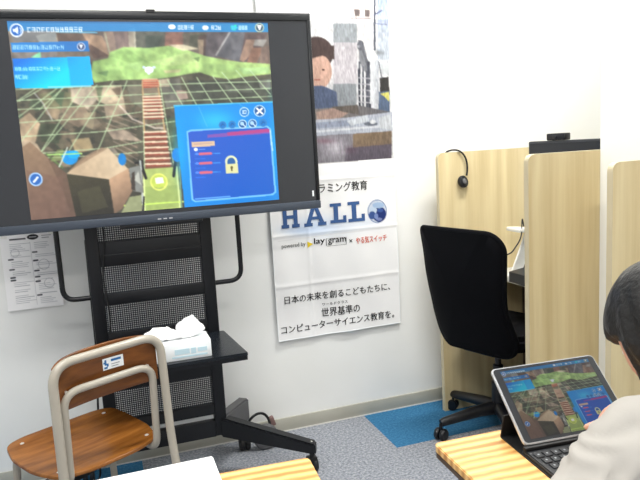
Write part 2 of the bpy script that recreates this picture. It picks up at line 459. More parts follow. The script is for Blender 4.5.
    p.line([(119, 104), (132, 118), (154, 127), (162, 127)], 1.6, (216, 200, 184), .9)
    p.line([(36, 92), (44, 102), (52, 118)], 1.3, (214, 210, 200), .8)
    # green plateau
    G = [(95, 61), (110, 58), (112, 52), (126, 47), (150, 48), (170, 46), (188, 50), (206, 56), (226, 60), (240, 62), (270, 64), (271, 74), (250, 76), (230, 79), (215, 77), (200, 72), (186, 74), (170, 77), (150, 79), (128, 79), (110, 80), (96, 82), (92, 74)]
    p.grad(G, (158, 196, 118), (176, 206, 128), (90, 60), (270, 70))
    for pts, c in [([(126, 47), (150, 62), (130, 62), (112, 56)], (142, 178, 106)), ([(150, 62), (190, 52), (200, 62), (170, 66)], (188, 214, 140)),
                   ([(96, 68), (118, 64), (126, 78), (98, 80)], (150, 184, 112)), ([(98, 72), (110, 70), (108, 76)], (106, 138, 90)),
                   ([(128, 64), (146, 60), (140, 72)], (172, 210, 134)), ([(200, 62), (240, 66), (250, 72), (210, 70)], (162, 196, 122)),
                   ([(238, 68), (270, 67), (268, 73), (244, 74)], (170, 206, 140)), ([(164, 70), (182, 69), (180, 72), (166, 73)], (206, 200, 150)),
                   ([(194, 58), (201, 57), (199, 62)], (96, 120, 76)), ([(170, 45), (186, 45), (200, 49), (184, 51)], (216, 208, 176))]: p.poly(pts, c, .8)
    p.soft(2); p.grain(.16, 20, 3); p.grain(.09, 50, 4, tint=(1, .9, .8)); p.grain(.03, 120, 5)
    # perspective grid
    gl = (200, 226, 178)
    vp = (155, 36)
    for (x0, y0, x1, y1) in [(44, 83, 18, 100), (63, 84, 18, 116), (50, 84, 20, 100), (66, 84, 20, 140), (68, 84, 40, 108), (84, 84, 22, 176), (98, 84, 40, 150), (114, 80, 56, 166), (128, 80, 92, 158), (143, 80, 142, 172), (160, 80, 177, 206),
                             (168, 79, 182, 104), (182, 77, 196, 104), (197, 77, 213, 104), (213, 76, 232, 103), (222, 72, 247, 102), (236, 70, 264, 102), (250, 70, 270, 94)]:
        p.line([(x0, y0), (x1, y1)], .9, gl, .85)
    for yl, yr in [(88, 80), (99, 87), (108, 95), (121, 105), (135, 119), (153, 133), (157, 147)]:
        p.line([(18, yl), (102, (yl * .7 + yr * .3)), (184 if yr > 96 else 271, yr + (0 if yr > 96 else 1))], .9, gl, .8)
    # ladder bridge
    p.poly([(143, 78), (158, 78), (160, 84), (143, 84)], (214, 186, 150))
    for (xa, ya, xb, yb) in [(143, 82, 143.5, 168), (158, 82, 168, 168)]: p.line([(xa, ya), (xb, yb)], 1.4, (196, 166, 120))
    for k, y in enumerate([80, 82.5, 85, 96, 99, 102, 105.5, 109, 112.5, 116, 131, 136, 141, 146.5, 152, 157.5, 163]):
        xr = 157 + (y - 80) * .115
        if y > 125: p.poly([(143, y), (xr + 2, y - .5), (xr + 2, y + 4.4), (143, y + 4.8)], (128, 84, 66))
        p.line([(143, y), (xr + 2, y - .4)], 1.6 if y > 95 else 1.2, (244, 222, 190) if y > 95 else (206, 130, 100))
        p.line([(144, y + 1.6), (xr + 1, y + 1.2)], 1.0, (170, 84, 66))
    # front platform and robot
    p.poly([(141, 168), (175, 166), (178, 208), (140, 212)], (176, 194, 112)); p.poly([(142, 186), (176, 184), (177, 206), (141, 210)], (150, 172, 96), .6)
    p.line([(141, 168), (141, 211)], 1.6, (226, 240, 160)); p.line([(174, 166), (176.5, 208)], 1.6, (222, 236, 160)); p.line([(117, 205), (180, 201)], 1.4, (206, 240, 110))
    p.disc(156, 180, 9, 7, (196, 214, 92)); p.ring(156, 181, 8, 1.6, (232, 240, 120)); p.poly([(152, 177), (160, 176), (161, 182), (153, 183)], (252, 252, 240))
    p.line([(138, 161), (143, 177)], 3, (36, 36, 34)); p.line([(173, 162), (171, 175)], 3, (36, 36, 34)); p.line([(133, 162), (140, 160)], 2, (40, 40, 38))
    p.line([(138, 160), (139.5, 211)], 2.0, (190, 196, 190)); p.line([(177, 166), (178, 208)], 1.6, (120, 150, 120)); p.line([(140.5, 196), (139, 212)], 1.6, (24, 24, 22))
    # front rocks
    p.grad([(20, 146), (29, 140), (46, 156), (64, 172), (72, 206), (72, 219), (26, 221)], (150, 124, 98), (112, 88, 76), (26, 150), (50, 215))
    p.poly([(46, 156), (64, 172), (72, 208), (68, 219), (60, 190)], (98, 78, 64), .6)
    p.poly([(24, 168), (60, 176), (62, 219), (27, 221)], (122, 94, 80), .5)
    p.grad([(64, 173), (104, 178), (110, 186), (112, 212), (72, 219)], (70, 66, 48), (46, 44, 36), (80, 176), (90, 216))
    p.poly([(74, 190), (96, 184), (104, 206), (78, 212)], (84, 82, 58), .5)
    p.grad([(64, 172), (84, 156), (106, 146), (126, 168), (106, 178)], (200, 176, 144), (214, 192, 160), (80, 170), (118, 158))
    p.poly([(66, 170), (106, 147), (100, 146), (80, 156)], (158, 132, 106), .8)
    p.grad([(106, 178), (126, 167), (129, 190), (118, 208), (110, 213)], (196, 160, 128), (120, 98, 80), (108, 180), (124, 206))
    p.poly([(126, 167), (138, 164), (140, 192), (130, 190)], (132, 134, 128)); p.poly([(130, 178), (136, 170), (138, 184)], (188, 190, 178))
    p.poly([(126, 196), (138, 194), (138, 212), (116, 214)], (150, 156, 116)); p.poly([(129, 172), (132, 170), (132, 190), (128, 188)], (70, 62, 54))
    p.line([(45, 152), (60, 166)], 2, (96, 118, 70)); p.poly([(56, 148), (62, 148), (64, 158), (48, 160)], (150, 168, 104), .6)
    p.disc(68, 156, 8, 7, (24, 150, 226)); p.disc(72, 153, 6, 4, (20, 170, 240)); p.disc(120, 158, 4, 6, (24, 130, 206)); p.disc(175, 154, 5, 7, (30, 120, 214))
    p.line([(46, 153), (80, 152)], 1.2, (180, 232, 130)); p.line([(66, 146), (57, 165)], 1.2, (228, 240, 220))
    p.grain(.05, 50, 9); p.soft(2)
    # interface: top bar
    p.grad([(10, 20), (272, 22), (272, 33), (10, 31)], (40, 140, 214), (46, 150, 220), (10, 20), (270, 20), .85)
    p.grad([(10, 20), (272, 22), (272, 25), (10, 23)], (40, 104, 160), (30, 100, 160), (10, 20), (270, 20), .8)
    p.line([(60, 32), (100, 33)], 1.5, (110, 200, 240), .7)
    p.poly([(14, 30), (60, 30), (60, 41), (18, 41)], (110, 130, 150), .4)
    p.disc(21.5, 30.5, 6.4, 6.2, (38, 104, 190)); p.ring(21.5, 30.5, 6, 1.4, (236, 244, 255))
    p.poly([(18, 29), (20, 29), (23, 26.5), (23, 34.5), (20, 32), (18, 32)], (236, 244, 255)); p.line([(25, 28), (26, 30.5), (25, 33)], .9, (220, 235, 255))
    def glyphs(x0, x1, y, h, n, col, slope=0, a=1, th=.9):
        st = (x1 - x0) / n
        for i in range(n):
            x = x0 + i * st; yy = y + slope * (x - x0); w_ = st * .72
            for q in range(3):
                if rng.random() < .8:
                    fy = yy + (q - 1) * h * .42; p.line([(x + rng.random() * .3, fy), (x + w_, fy)], th * .8, col, a)
            for q in range(2):
                if rng.random() < .75:
                    fx = x + w_ * (q * .7 + .15); p.line([(fx, yy - h * .45), (fx, yy + h * .45)], th * .8, col, a)
    glyphs(32, 87, 30, 4.6, 12, (236, 248, 255))
    p.disc(174, 27.5, 3.6, 2.4, (250, 252, 255)); p.disc(207, 28.5, 3.2, 2.4, (230, 240, 250)); p.poly([(232, 27), (238, 25.5), (237, 31), (233, 31)], (40, 230, 190)); p.poly([(233, 26), (240, 28.5), (233, 31)], (60, 200, 230))
    glyphs(180, 196, 28, 4, 5, (226, 240, 252)); glyphs(213, 223, 28.5, 4, 3, (226, 240, 252)); glyphs(240, 249, 28.6, 4, 3, (200, 240, 252))
    p.disc(260.5, 28.5, 4.4, 4.4, (60, 90, 110)); p.ring(260.5, 28.5, 4, 1, (190, 210, 190)); p.poly([(258, 26), (263, 26), (261, 31), (260, 31)], (248, 250, 250))
    p.grad([(15, 42.5), (91, 41), (92, 51), (16, 52)], (40, 138, 224), (38, 120, 200), (15, 45), (90, 50), .9)
    glyphs(17, 68, 47, 4, 13, (180, 232, 250), 0, .9); p.disc(84, 46.5, 3.8, 3.8, (60, 80, 120)); p.ring(84, 46.5, 3.6, .9, (200, 210, 235)); p.poly([(82, 44.5), (86, 44.5), (84, 49)], (235, 240, 250))
    p.grad([(16, 58), (92, 56), (94.5, 84), (60, 87), (17, 87)], (22, 118, 226), (12, 218, 255), (30, 56), (48, 84), .97)
    p.grad([(70, 57), (92, 56), (94.5, 84), (72, 85)], (20, 130, 230), (34, 150, 244), (70, 60), (92, 80), .5)
    glyphs(18, 63, 68, 3.4, 13, (150, 236, 255), 0, .9); glyphs(18, 31, 76, 3.6, 4, (170, 240, 255))
    p.line([(50, 86), (92, 85)], 1.6, (150, 230, 245), .8)
    # round edit button
    p.disc(33, 177.5, 6.6, 6.4, (44, 104, 184)); p.ring(33, 177.5, 6.2, 1.3, (170, 210, 250)); p.line([(31, 180), (35, 175.5)], 2.0, (240, 246, 255))
    # programming panel
    p.grad([(173.5, 105), (272, 101.5), (277.5, 201), (181, 207.5)], (18, 150, 236), (20, 132, 222), (176, 110), (270, 190), .97)
    p.disc(215, 120, 22, 12, (60, 214, 250), .6, 1); p.disc(178, 150, 8, 30, (20, 180, 240), .5, 1); p.disc(272, 150, 5, 50, (10, 170, 226), .6, 1)
    p.line([(173.5, 105), (272, 101.5)], 1.2, (90, 210, 246), .8)
    p.line([(198, 106), (206, 126)], .7, (110, 200, 250), .6); p.line([(238, 103), (252, 114)], .7, (110, 200, 250), .4)
    inner = [(186, 131), (190, 129.5), (266, 126), (269, 128.5), (273, 192), (270, 194.5), (192, 201), (189, 199)]
    p.grad(inner, (46, 92, 200), (16, 94, 196), (190, 130), (260, 195))
    p.poly([(206, 134), (268, 128), (268.4, 133), (206, 137)], (150, 84, 170), .8); p.poly([(226, 131.5), (268, 128), (268.4, 131.5), (226, 135)], (204, 60, 120), .7)
    p.line(inner + [inner[0]], 1.7, (120, 196, 250)); p.line([(269, 130), (271, 150)], 1.2, (190, 226, 255))
    for k, (x, y, r) in enumerate([(243.5, 111.5, 4.6), (258.8, 110.5, 5.6), (221.5, 124.3, 3.6), (231, 124, 3.6), (241.5, 123.5, 4.2), (251.5, 123, 4.2), (262, 122.5, 3.6)]):
        p.disc(x, y, r, r, (24, 84, 150) if k in (1, 4, 5) else (22, 120, 200)); p.ring(x, y, r - .2, .9, (200, 230, 250) if k in (0, 1, 4, 5) else (60, 130, 190))
        if k == 1: p.line([(x - 2.6, y - 2.6), (x + 2.6, y + 2.6)], 1.8, (255, 255, 255)); p.line([(x - 2.6, y + 2.6), (x + 2.6, y - 2.6)], 1.8, (255, 255, 255))
        elif k == 0: p.poly([(x - 2, y - 2), (x + 2.4, y - 2.2), (x + 2, y + 2), (x - 2, y + 2)], (224, 240, 252), .8); p.poly([(x - 1, y), (x + 1.6, y - 1), (x + 1, y + 1)], (24, 84, 160))
        elif k in (4, 5): p.disc(x - .5, y - .5, 2, 2, (170, 210, 240)); p.line([(x + .6, y + .6), (x + 2.6, y + 2.6)], 1, (220, 236, 250))
        else: p.line([(x - 1.5, y + 1), (x, y - 1.4), (x + 1.5, y)], .8, (30, 90, 150))
    p.poly([(190, 141), (213, 140), (213, 145), (190, 146.5)], (222, 190, 156)); p.poly([(192, 142.6), (211, 141.6), (211, 142.8), (192, 144)], (180, 150, 160), .6)
    p.disc(194, 148.6, 1.9, 1.7, (246, 248, 255)); p.line([(197, 148.6), (203, 148.2)], .9, (110, 150, 240))
    for y in (153, 162.5, 171.8):
        p.line([(193, y + .4), (218, y - .6)], 1.0, (80, 170, 246), .7); p.line([(198, y + .2), (209, y - .4)], 2.6, (216, 104, 128)); p.disc(195, y, 1.6, 1.2, (90, 140, 250))
        p.line([(193, y + 5), (203, y + 4.6)], .9, (50, 120, 236), .8)
    p.poly([(223, 163.5), (235.5, 163), (236, 172.6), (223.6, 173)], (224, 222, 166)); p.disc(229.2, 161, 6.2, 6.2, (226, 230, 190)); p.disc(229.2, 161.6, 4.1, 4.6, (40, 96, 160)); p.poly([(223, 163.5), (235.5, 163), (236, 172.6), (223.6, 173)], (222, 220, 164))
    p.disc(229.5, 167, 1.2, 1.6, (90, 80, 30)); p.line([(229.5, 166), (229.6, 170)], 1.3, (90, 80, 30))
    p.line([(192, 198.5), (227, 196)], 1.0, (110, 180, 250))
    # snow-white flower marker on the plateau
    p.disc(150, 69.5, 4.4, 3.4, (244, 248, 255)); p.disc(145, 67, 1.6, 1.4, (210, 226, 240)); p.disc(155, 67, 1.6, 1.4, (214, 228, 240)); p.disc(149.6, 72.4, 1.6, 1.8, (230, 236, 250)); p.soft(1)
    return p.out()

gp = game_picture(330, 248)
DY = 2.35
TVL, TVR, TVB, TVT = -.392, .798, 1.061, 1.789
tv = thing('wall_display', 'large black flat screen showing a canyon game, mounted on the black stand', 'television', ((TVL + TVR) / 2, DY + .04, TVB))
def rel(o, root): o.location = (o.location[0] - root.location[0], o.location[1] - root.location[1], o.location[2] - root.location[2]); return o
rel(MB().span((TVL, DY + .004, TVB + .02), (TVR, DY + .055, TVT - .004), bevel=.006).build('back_housing', M['bezel'], tv), tv)
fr = MB()
fr.span((TVL, DY - .006, TVT - .028), (TVR, DY + .03, TVT), bevel=.004)
fr.span((TVL, DY - .006, TVB + .03), (TVL + .014, DY + .03, TVT - .026), bevel=.003)
fr.span((TVR - .014, DY - .006, TVB + .03), (TVR, DY + .03, TVT - .026), bevel=.003)
rel(fr.build('bezel', M['bezel'], tv), tv)
rel(MB().span((TVL, DY - .012, TVB), (TVR, DY + .03, TVB + .030), bevel=.004).build('chin', M['chin'], tv), tv)
gl = rel(MB().span((TVL + .013, DY - .001, TVB + .029), (TVR - .013, DY + .004, TVT - .027)).build('screen_glass', M['screen_black'], tv, smooth=False), tv)
gl['label'] = 'dark glass of the screen beside the picture'
pic = rel(sheet('screen_picture', gp, (-.233, DY - .0018, 1.753), (.634, DY - .0018, 1.753), (-.233, DY - .0018, 1.106), M['print_screen'], tv), tv)
pic['label'] = 'bright game picture with green plateau, ladder and blue panel'
rel(MB().prism([(a, b) for a, b in rnd2([(.205, TVT - .006), (.235, TVT - .006), (.235, TVT + .004), (.205, TVT + .004)], .003)], 'y', DY - .009, DY + .01).build('camera_bump', M['rubber'], tv), tv)
rel(MB().span((.768, DY - .0025, 1.108), (.774, DY - .0012, 1.130)).build('white_sticker', M['white_card'], tv, smooth=False), tv)
rel(MB().span((.05, DY - .004, TVB - .012), (.34, DY + .02, TVB + .002), bevel=.003).build('sensor_bar', M['bezel'], tv), tv)
for k, x in enumerate((.18, .20, .22)):
    rel(MB().span((x, DY - .0135, TVB + .010), (x + .012, DY - .0118, TVB + .014)).build('control_button', M['silver'], tv, smooth=False), tv)
rel(MB().span((.0, DY + .0551, 1.2), (.34, DY + .088, 1.6), bevel=.004).build('mount_plate', M['black_steel'], tv), tv)

# ================================================================== STAND
SY = 2.45
st = thing('display_stand', 'black steel rolling stand with perforated panels under the large screen', 'stand', (.16, SY, 0))
UX0, UX1 = -.075, .385
for x in (UX0, UX1 - .046):
    rel(MB().span((x, SY, .17), (x + .046, SY + .05, 1.62), bevel=.004).build('upright', M['black_steel'], st), st)
for z0, z1 in [(.995, .902 + .03), ]: pass
IX0, IX1 = UX0 + .0455, UX1 - .0455
def crossbar(z0, z1): rel(MB().span((IX0, SY + .002, z0), (IX1, SY + .03, z1), bevel=.002).build('crossbar', M['black_steel'], st), st)
def meshpan(z0, z1): rel(MB().span((IX0, SY + .012, z0), (IX1, SY + .014, z1)).build('perforated_panel', M['mesh'], st, smooth=False), st)
crossbar(.902, .994); crossbar(.758, .800); crossbar(.606, .650); crossbar(.424, .574); crossbar(.262, .306); crossbar(.168, .236)
meshpan(.994, 1.20); meshpan(.800, .902); meshpan(.650, .758); meshpan(.306, .424)
rel(MB().span((IX0, SY + .0005, .944), (IX1, SY + .0019, .947)).build('panel_lip', M['shelf_black'], st, smooth=False), st)
crossbar(1.2, 1.6)
sh = rel(MB().prism(rnd2([(-.11, 2.125), (.428, 2.125), (.402, SY - .002), (-.09, SY - .002)], .012), 'z', .588, .602, bevel=.003).build('shelf', M['shelf_black'], st), st)
rel(MB().span((-.105, 2.127, .576), (.424, 2.133, .590)).build('shelf_lip', M['black_steel'], st), st)
for sx, xb in ((-1, UX0), (1, UX1)):
    xo = xb + sx * (.095 if sx < 0 else .108)
    pth = rnd([(xb, SY + .025, .79), (xo, SY + .025, .79 + .0), (xo, SY + .025, 1.3), (xb, SY + .025, 1.3)], .05, 8)
    rel(MB().tube(pth, .0095, 12).build('side_handle', M['black_steel'], st), st)
for sx, x0 in ((-1, UX0 + .02), (1, UX1 - .02)):
    # splayed front foot and short rear foot, each ending in a caster
    for yy, dx, dy, zt in ((1, .345, -.16, .105), (-1, .13, .17, .185)):
        if yy < 0 and sx < 0: dx = .12
        a = Vector((x0, SY + .02, .205)); b = Vector((x0 + sx * dx, SY + .02 + dy, zt))
        d = (b - a).normalized(); side = d.cross(Vector((0, 0, 1))).normalized() * .024
        m = MB(); h0, h1 = .042, (.022 if yy > 0 else .05)
        vs = [a - side, a + side, b + side, b - side]; hs = [h0, h0, h1, h1]
        lo = [m.bm.verts.new(v - Vector((0, 0, h))) for v, h in zip(vs, hs)]; hi = [m.bm.verts.new(v + Vector((0, 0, h))) for v, h in zip(vs, hs)]
        m.bm.faces.new(lo); m.bm.faces.new(hi[::-1])
        for i in range(4): m.bm.faces.new((lo[i], lo[(i + 1) % 4], hi[(i + 1) % 4], hi[i]))
        bmesh.ops.bevel(m.bm, geom=m.bm.edges[:], offset=.006, segments=2, affect='EDGES')
        ft = rel(m.build('foot', M['black_steel'] if yy > 0 else M['caster_grey'], st), st)
        if yy < 0: ft['label'] = 'grey rear foot'
        c = MB(); ce = b - d * .02
        for s_ in (-.013, .013):
            c.lathe([(.004, -.009), (.027, -.009), (.03, -.005), (.03, .005), (.027, .009), (.004, .009)],
                    Matrix.Translation((ce.x + s_, ce.y + .01, .030)) @ Matrix.Rotation(PI / 2, 4, 'Y'))
        c.tube([(ce.x, ce.y, .035), (ce.x, ce.y, zt - .02)], .009, 10)
        c.span((ce.x - .02, ce.y - .012, .05), (ce.x + .02, ce.y + .022, .066), bevel=.004)
        rel(c.build('caster', M['rubber'], st), st)
        if yy > 0:
            rel(MB().lathe([(.006, 0), (.006, .003), (.003, .005)], Matrix.Translation((b.x - d.x * .02, b.y - d.y * .02, zt + .0235)), 12).build('bolt_head', M['rivet'], st), st)
# cable in front of the upper panels
cb = []
for k in range(30):
    t = k / 29; cb.append((-.012 + .006 * math.sin(t * 9) - .012 * t, SY - .006, 1.10 - t * .445))
tag(MB().tube(cb, .0032, 8).build('power_cable', M['rubber']), 'thin black cable hanging down the perforated panels of the stand', 'cable')
# cable behind the school chair
tag(MB().tube(rnd([(-.075, 2.52, 1.0), (-.08, 2.56, .55), (-.10, 2.58, .3), (-.12, 2.60, .006), (-.3, 2.62, .006)], .04), .004, 8).build('hanging_cable', M['rubber']), 'thin black cable running down to the floor behind the wooden chair', 'cable')
# coiled lead + plug by the baseboard
pts = []
for k in range(34):
    a = -.4 + k * (2 * PI * .62) / 33; pts.append((.555 + .052 * math.cos(a), 2.66 + .01 * math.sin(a * 2), .085 + .055 * math.sin(a)))
lc = thing('power_lead', 'coiled black lead with brownish plug on floor at the baseboard', 'cable', (.605, 2.675, 0))
rel(MB().tube([(.64, 2.68, .01)] + pts + [(.50, 2.64, .012)], .006, 8).build('lead', M['rubber'], lc), lc)
rel(MB().box((.622, 2.68, .085), (.026, .02, .045), (0, -.3, 0), .004).build('plug', M['plug_brown'], lc), lc)
ad = MB().lathe([(.01, -.015), (.05, -.015), (.056, -.008), (.056, .008), (.05, .015), (.01, .015)], Matrix.Translation((.572, 2.60, .056)) @ Matrix.Rotation(PI / 2, 4, 'X'), 28)
tag(ad.build('cable_reel', M['caster_grey']), 'small grey round cable reel standing behind the stand foot', 'reel')

# ================================================================== TISSUE BOX
tb = thing('tissue_box', 'white tissue box on the black shelf of the stand', 'tissue box', (.19, 2.205, .602))
m = MB().span((-.10, -.055, 0), (.115, .055, .062), bevel=.003).build('box', M['white_card'], tb)
for x0, x1, z0, z1 in [(-.02, .10, .010, .016), (-.01, .04, .022, .040), (.045, .062, .020, .040), (.068, .1, .024, .038)]:
    MB().span((x0, -.0562, z0), (x1, -.0552, z1)).build('printed_mark', M['card_blue'], tb, smooth=False)
t = MB(); n = 22; rows = 12
def tis(cx, cy, hgt, wd, ph, lean):
    rings = []
    for j in range(rows):
        v = j / (rows - 1); ring = []
        for i in range(n):
            u = i / n * 2 * PI
            r = wd * (.35 + .75 * math.sin(min(1, v * 1.35) * PI * .75)) * (1 - .55 * v ** 3)
            w = 1 + .28 * math.sin(3 * u + ph + v * 3) + .12 * math.sin(5 * u - v * 4)
            z = hgt * v * (1 + .22 * math.sin(2 * u + ph)) + .012 * mnoise(Vector((u * 2, v * 3, ph)))
            ring.append(t.bm.verts.new((cx + lean * v * v + r * w * math.cos(u), cy + .45 * r * w * math.sin(u), .062 + z)))
        rings.append(ring)
    for a, b in zip(rings, rings[1:]):
        for i in range(n): t.bm.faces.new((a[i], a[(i + 1) % n], b[(i + 1) % n], b[i]))
    t.bm.faces.new(rings[-1])
tis(.045, 0, .060, .045, .5, .012); tis(-.02, .0, .040, .06, 2.2, -.025)
t.build('tissue', M['tissue'], tb, angle=70)

# ================================================================== BANNER
BY = 2.722
def wav(x, z):
    f = .0028 * math.sin((x - .69) * 19 + .8 * math.sin(z * 3)) + .0018 * math.sin((x + z * .35) * 33)
    f += .0022 * math.exp(-((z - .683) / .010) ** 2) + .0022 * math.exp(-((z - 1.147) / .010) ** 2) + .002 * math.exp(-((z - .912) / .008) ** 2) + .0018 * math.exp(-((x - .86) / .008) ** 2)
    return BY - f
def s_dark(p): return (p.X > 300) & (p.Y > 20)
def banner_print(w, h):
    p = Paint(w, h, [(250.1, -78.8), (384.9, -70.9), (400.1, 322.5), (278.5, 341.4)], (250, 250, 250))
    sky = [(240, -90), (400, -90), (400, 158), (240, 168)]
    p.poly([(240, -90), (396, -90), (396, 157.6), (240, 169)], (246, 246, 248))
    # launch tower behind
    p.poly([(345, -40), (372, -40), (372, 20), (348, 19)], (226, 218, 214)); p.poly([(353, 10), (359, 10), (359, 17), (354, 17)], (110, 100, 98)); p.poly([(364, 10), (369, 10), (369, 17), (364, 17)], (110, 100, 98))
    p.line([(350, 19), (370, 19)], 1.3, (140, 130, 130)); p.poly([(352, 24), (372, 24), (373, 60), (356, 58)], (228, 226, 226), .9)
    p.grad([(376, -40), (387, -40), (390, 60), (377, 60)], (160, 174, 206), (206, 214, 230), (380, 0), (382, 40))
    p.line([(374, -40), (374, 50)], 1.9, (70, 74, 90)); p.line([(374, 15), (381, 11)], 1.4, (90, 96, 120)); p.line([(374, 24), (386, 25)], .9, (130, 136, 160))
    p.disc(378, 53, 4, 3, (150, 156, 160), .8, 1)
    # figure in front of the tower
    p.poly([(250, 0), (340, 10), (338, 110), (250, 120)], (222, 222, 226), .5)
    p.poly([(333, 24), (356, 24), (356, 43), (333, 43)], (150, 158, 164), .8); p.poly([(333, 43), (356, 43), (356, 84), (333, 84)], (206, 200, 206), .9)
    p.poly([(333, 84), (356, 84), (356, 108), (330, 108)], (144, 150, 156), .9)
    p.disc(316, 54, 17, 17, (84, 70, 68)); p.disc(317, 72, 14.5, 18, (218, 178, 160)); p.poly([(300, 44), (334, 46), (334, 60), (322, 56), (300, 62)], (84, 70, 68))
    p.disc(311, 70, 1.4, 1, (70, 50, 46)); p.disc(323, 70, 1.4, 1, (70, 50, 46)); p.line([(314, 80), (320, 80)], 1, (170, 100, 92)); p.poly([(296, 92), (312, 86), (323, 86), (336, 92), (338, 112), (294, 112)], (98, 110, 138))
    # scaffold
    for x in (358.5, 362, 365.5, 369): p.line([(x, 62 + (x - 358) * 1.3), (x + .5, 118)], 1.7, (84, 86, 96))
    p.disc(359.5, 46, 3.4, 5, (96, 98, 108)); p.line([(361, 48), (367, 66)], 2.4, (110, 112, 120)); p.line([(358, 70), (359, 112)], 2, (60, 62, 74)); p.disc(358, 47, 1.4, 1.6, (240, 242, 246))
    p.poly([(357, 40), (362, 42), (366, 58), (370, 66), (369, 78), (362, 70), (358, 60)], (112, 114, 122), .75); p.poly([(366, 62), (370, 62), (371, 112), (366, 112)], (70, 72, 84), .8)
    p.poly([(378, 30), (388, 30), (389, 76), (379, 74)], (196, 204, 210), .5); p.disc(379, 53, 5, 3, (130, 136, 140), .8, 1)
    for y in range(78, 116, 6): p.line([(357, y), (370, y + 1)], 1, (200, 200, 206)); 
    p.poly([(379, 78), (388, 77), (389, 92), (379, 92)], (66, 64, 62)); p.poly([(378, 92), (389, 91), (389, 112), (377, 117)], (96, 112, 138)); p.poly([(379, 94), (388.5, 92), (388.5, 102), (384, 97)], (228, 222, 120))
    p.grad([(369, 60), (378, 60), (378, 104), (369, 104)], (246, 248, 252), (190, 194, 202), (369, 60), (378, 60)); p.disc(372, 57, 3.4, 6, (240, 240, 242)); p.poly([(370, 104), (377, 104), (377, 120), (372, 121)], (228, 230, 236)); p.line([(378, 62), (381, 78)], 1.2, (120, 122, 130))
    # ground band
    p.grad([(300, 110), (360, 106), (390, 112), (391, 162), (300, 166)], (150, 140, 134), (110, 110, 116), (305, 110), (390, 112))
    p.poly([(316, 112), (334, 108), (350, 112), (340, 118), (317, 121)], (184, 156, 144)); p.poly([(330, 107), (357, 105), (358, 115), (342, 112)], (112, 104, 98))
    p.poly([(300, 121), (345, 118), (392, 112), (392, 131), (318, 137), (300, 139)], (196, 202, 216)); p.poly([(300, 124), (350, 120), (358, 125), (300, 130)], (156, 166, 188), .8)
    p.line([(300, 133), (360, 128), (392, 126)], 2, (238, 242, 250)); p.disc(370, 124, 7, 2, (90, 96, 108), .8); p.poly([(346, 121), (366, 115), (368, 121), (350, 126)], (220, 226, 234)); p.disc(372, 122, 3, 2, (240, 242, 246)); p.poly([(378, 118), (390, 114), (391, 130), (378, 128)], (216, 220, 226))
    p.poly([(300, 137), (391, 131), (391, 158.5), (300, 164.5)], (150, 146, 154)); p.grad([(352, 134), (391, 131), (391, 146), (352, 150)], (150, 128, 106), (132, 114, 96), (352, 134), (391, 140)); p.poly([(346, 148), (391, 144), (391, 158.5), (344, 162)], (108, 100, 112))
    p.disc(335, 148, 14, 12, (222, 216, 226), .85, 1); p.disc(324, 141, 12, 3, (160, 120, 136), .7, 1); p.disc(350, 150, 6, 5, (108, 84, 100), .6, 1)
    p.soft(2); p.grain(.10, 90, 21); p.grain(.08, 200, 22); p.c *= np.where(s_dark(p), .80, .93)[..., None]
    # white text area
    p.poly([(240, 169.5), (396, 157.8), (410, 350), (240, 350)], (240, 240, 240))
    p.disc(318, 226, 34, 12, (196, 214, 240), .75, 1); p.disc(300, 230, 22, 5, (190, 210, 238), .7, 1); p.disc(360, 222, 26, 8, (214, 224, 240), .6, 1)
    for q in ((278, 241, 396, 226), (275, 289, 396, 272), (318, 180.5, 390, 175.3)): p.line([(q[0], q[1]), (q[2], q[3])], .9, (222, 222, 222), .8)
    # globe
    gx, gy = 376.5, 211
    p.disc(gx, gy, 9.6, 11.6, (92, 116, 164)); p.disc(gx, gy, 8.9, 10.9, (200, 208, 220)); p.disc(gx + 2, gy + 3, 6.8, 7.6, (36, 52, 110)); p.disc(gx - 4, gy - 1, 3.6, 4, (190, 206, 224)); p.disc(gx - 5, gy + 4, 3.4, 4, (60, 84, 140))
    p.disc(gx + 1, gy - 6, 6, 3, (160, 184, 214)); p.disc(gx + 3, gy - 1, 3, 2, (64, 90, 150)); p.disc(gx - 1, gy + 5, 2, 3, (120, 140, 190)); p.disc(gx + 2, gy + 8, 3, 1.6, (150, 160, 200), .7)
    return p.out()
bn = thing('cloth_banner', 'tall white printed cloth banner hanging on the wall right of the screen', 'banner', (1.0, BY, .433))
def wavP(P):
    Q = P.copy()
    for j in range(P.shape[0]):
        for i in range(P.shape[1]): Q[j, i, 1] = wav(P[j, i, 0], P[j, i, 2])
    return Q
rel(sheet('printed_cloth', banner_print(170, 480), (.69, BY, 2.23), (1.30, BY, 2.23), (.69, BY, .433), M['print_banner'], bn, wavP), bn)
rel(MB().tube([(.68, BY - .002, 2.235), (1.31, BY - .002, 2.235)], .008, 12).build('hanging_rod', M['silver'], bn), bn)
for x in (.69, 1.30):
    rel(MB().tube([(x, wav(x, z) + .001, z) for z in np.linspace(.433, 2.23, 60)], .0018, 6).build('side_hem', M['white_card'], bn), bn)
rel(MB().tube([(x, wav(x, .434) + .001, .434) for x in np.linspace(.69, 1.30, 30)], .0022, 6).build('bottom_hem', M['white_card'], bn), bn)
def wall_text(name, txt, x, z, w, h, mat, bold=0.012):
    bm = text_mesh(txt, w, h, 0)
    bmesh.ops.triangulate(bm, faces=bm.faces[:])
    for v in bm.verts:
        X = x + v.co.x; Z = z + v.co.z; v.co = Vector((X, wav(X, Z) - .0022, Z))
    if bold > 0:
        g_ = bmesh.ops.duplicate(bm, geom=bm.verts[:] + bm.edges[:] + bm.faces[:])
        for v in g_['geom']:
            if isinstance(v, bmesh.types.BMVert): v.co += Vector((bold * .055, -.00005, bold * .02))
    k = MB(); k.bm.free(); k.bm = bm
    return rel(k.build(name, mat, bn, smooth=False), bn)
wall_text('headline_text', 'プログラミング教育', .800, 1.088, .355, .043, M['ink'], .02)
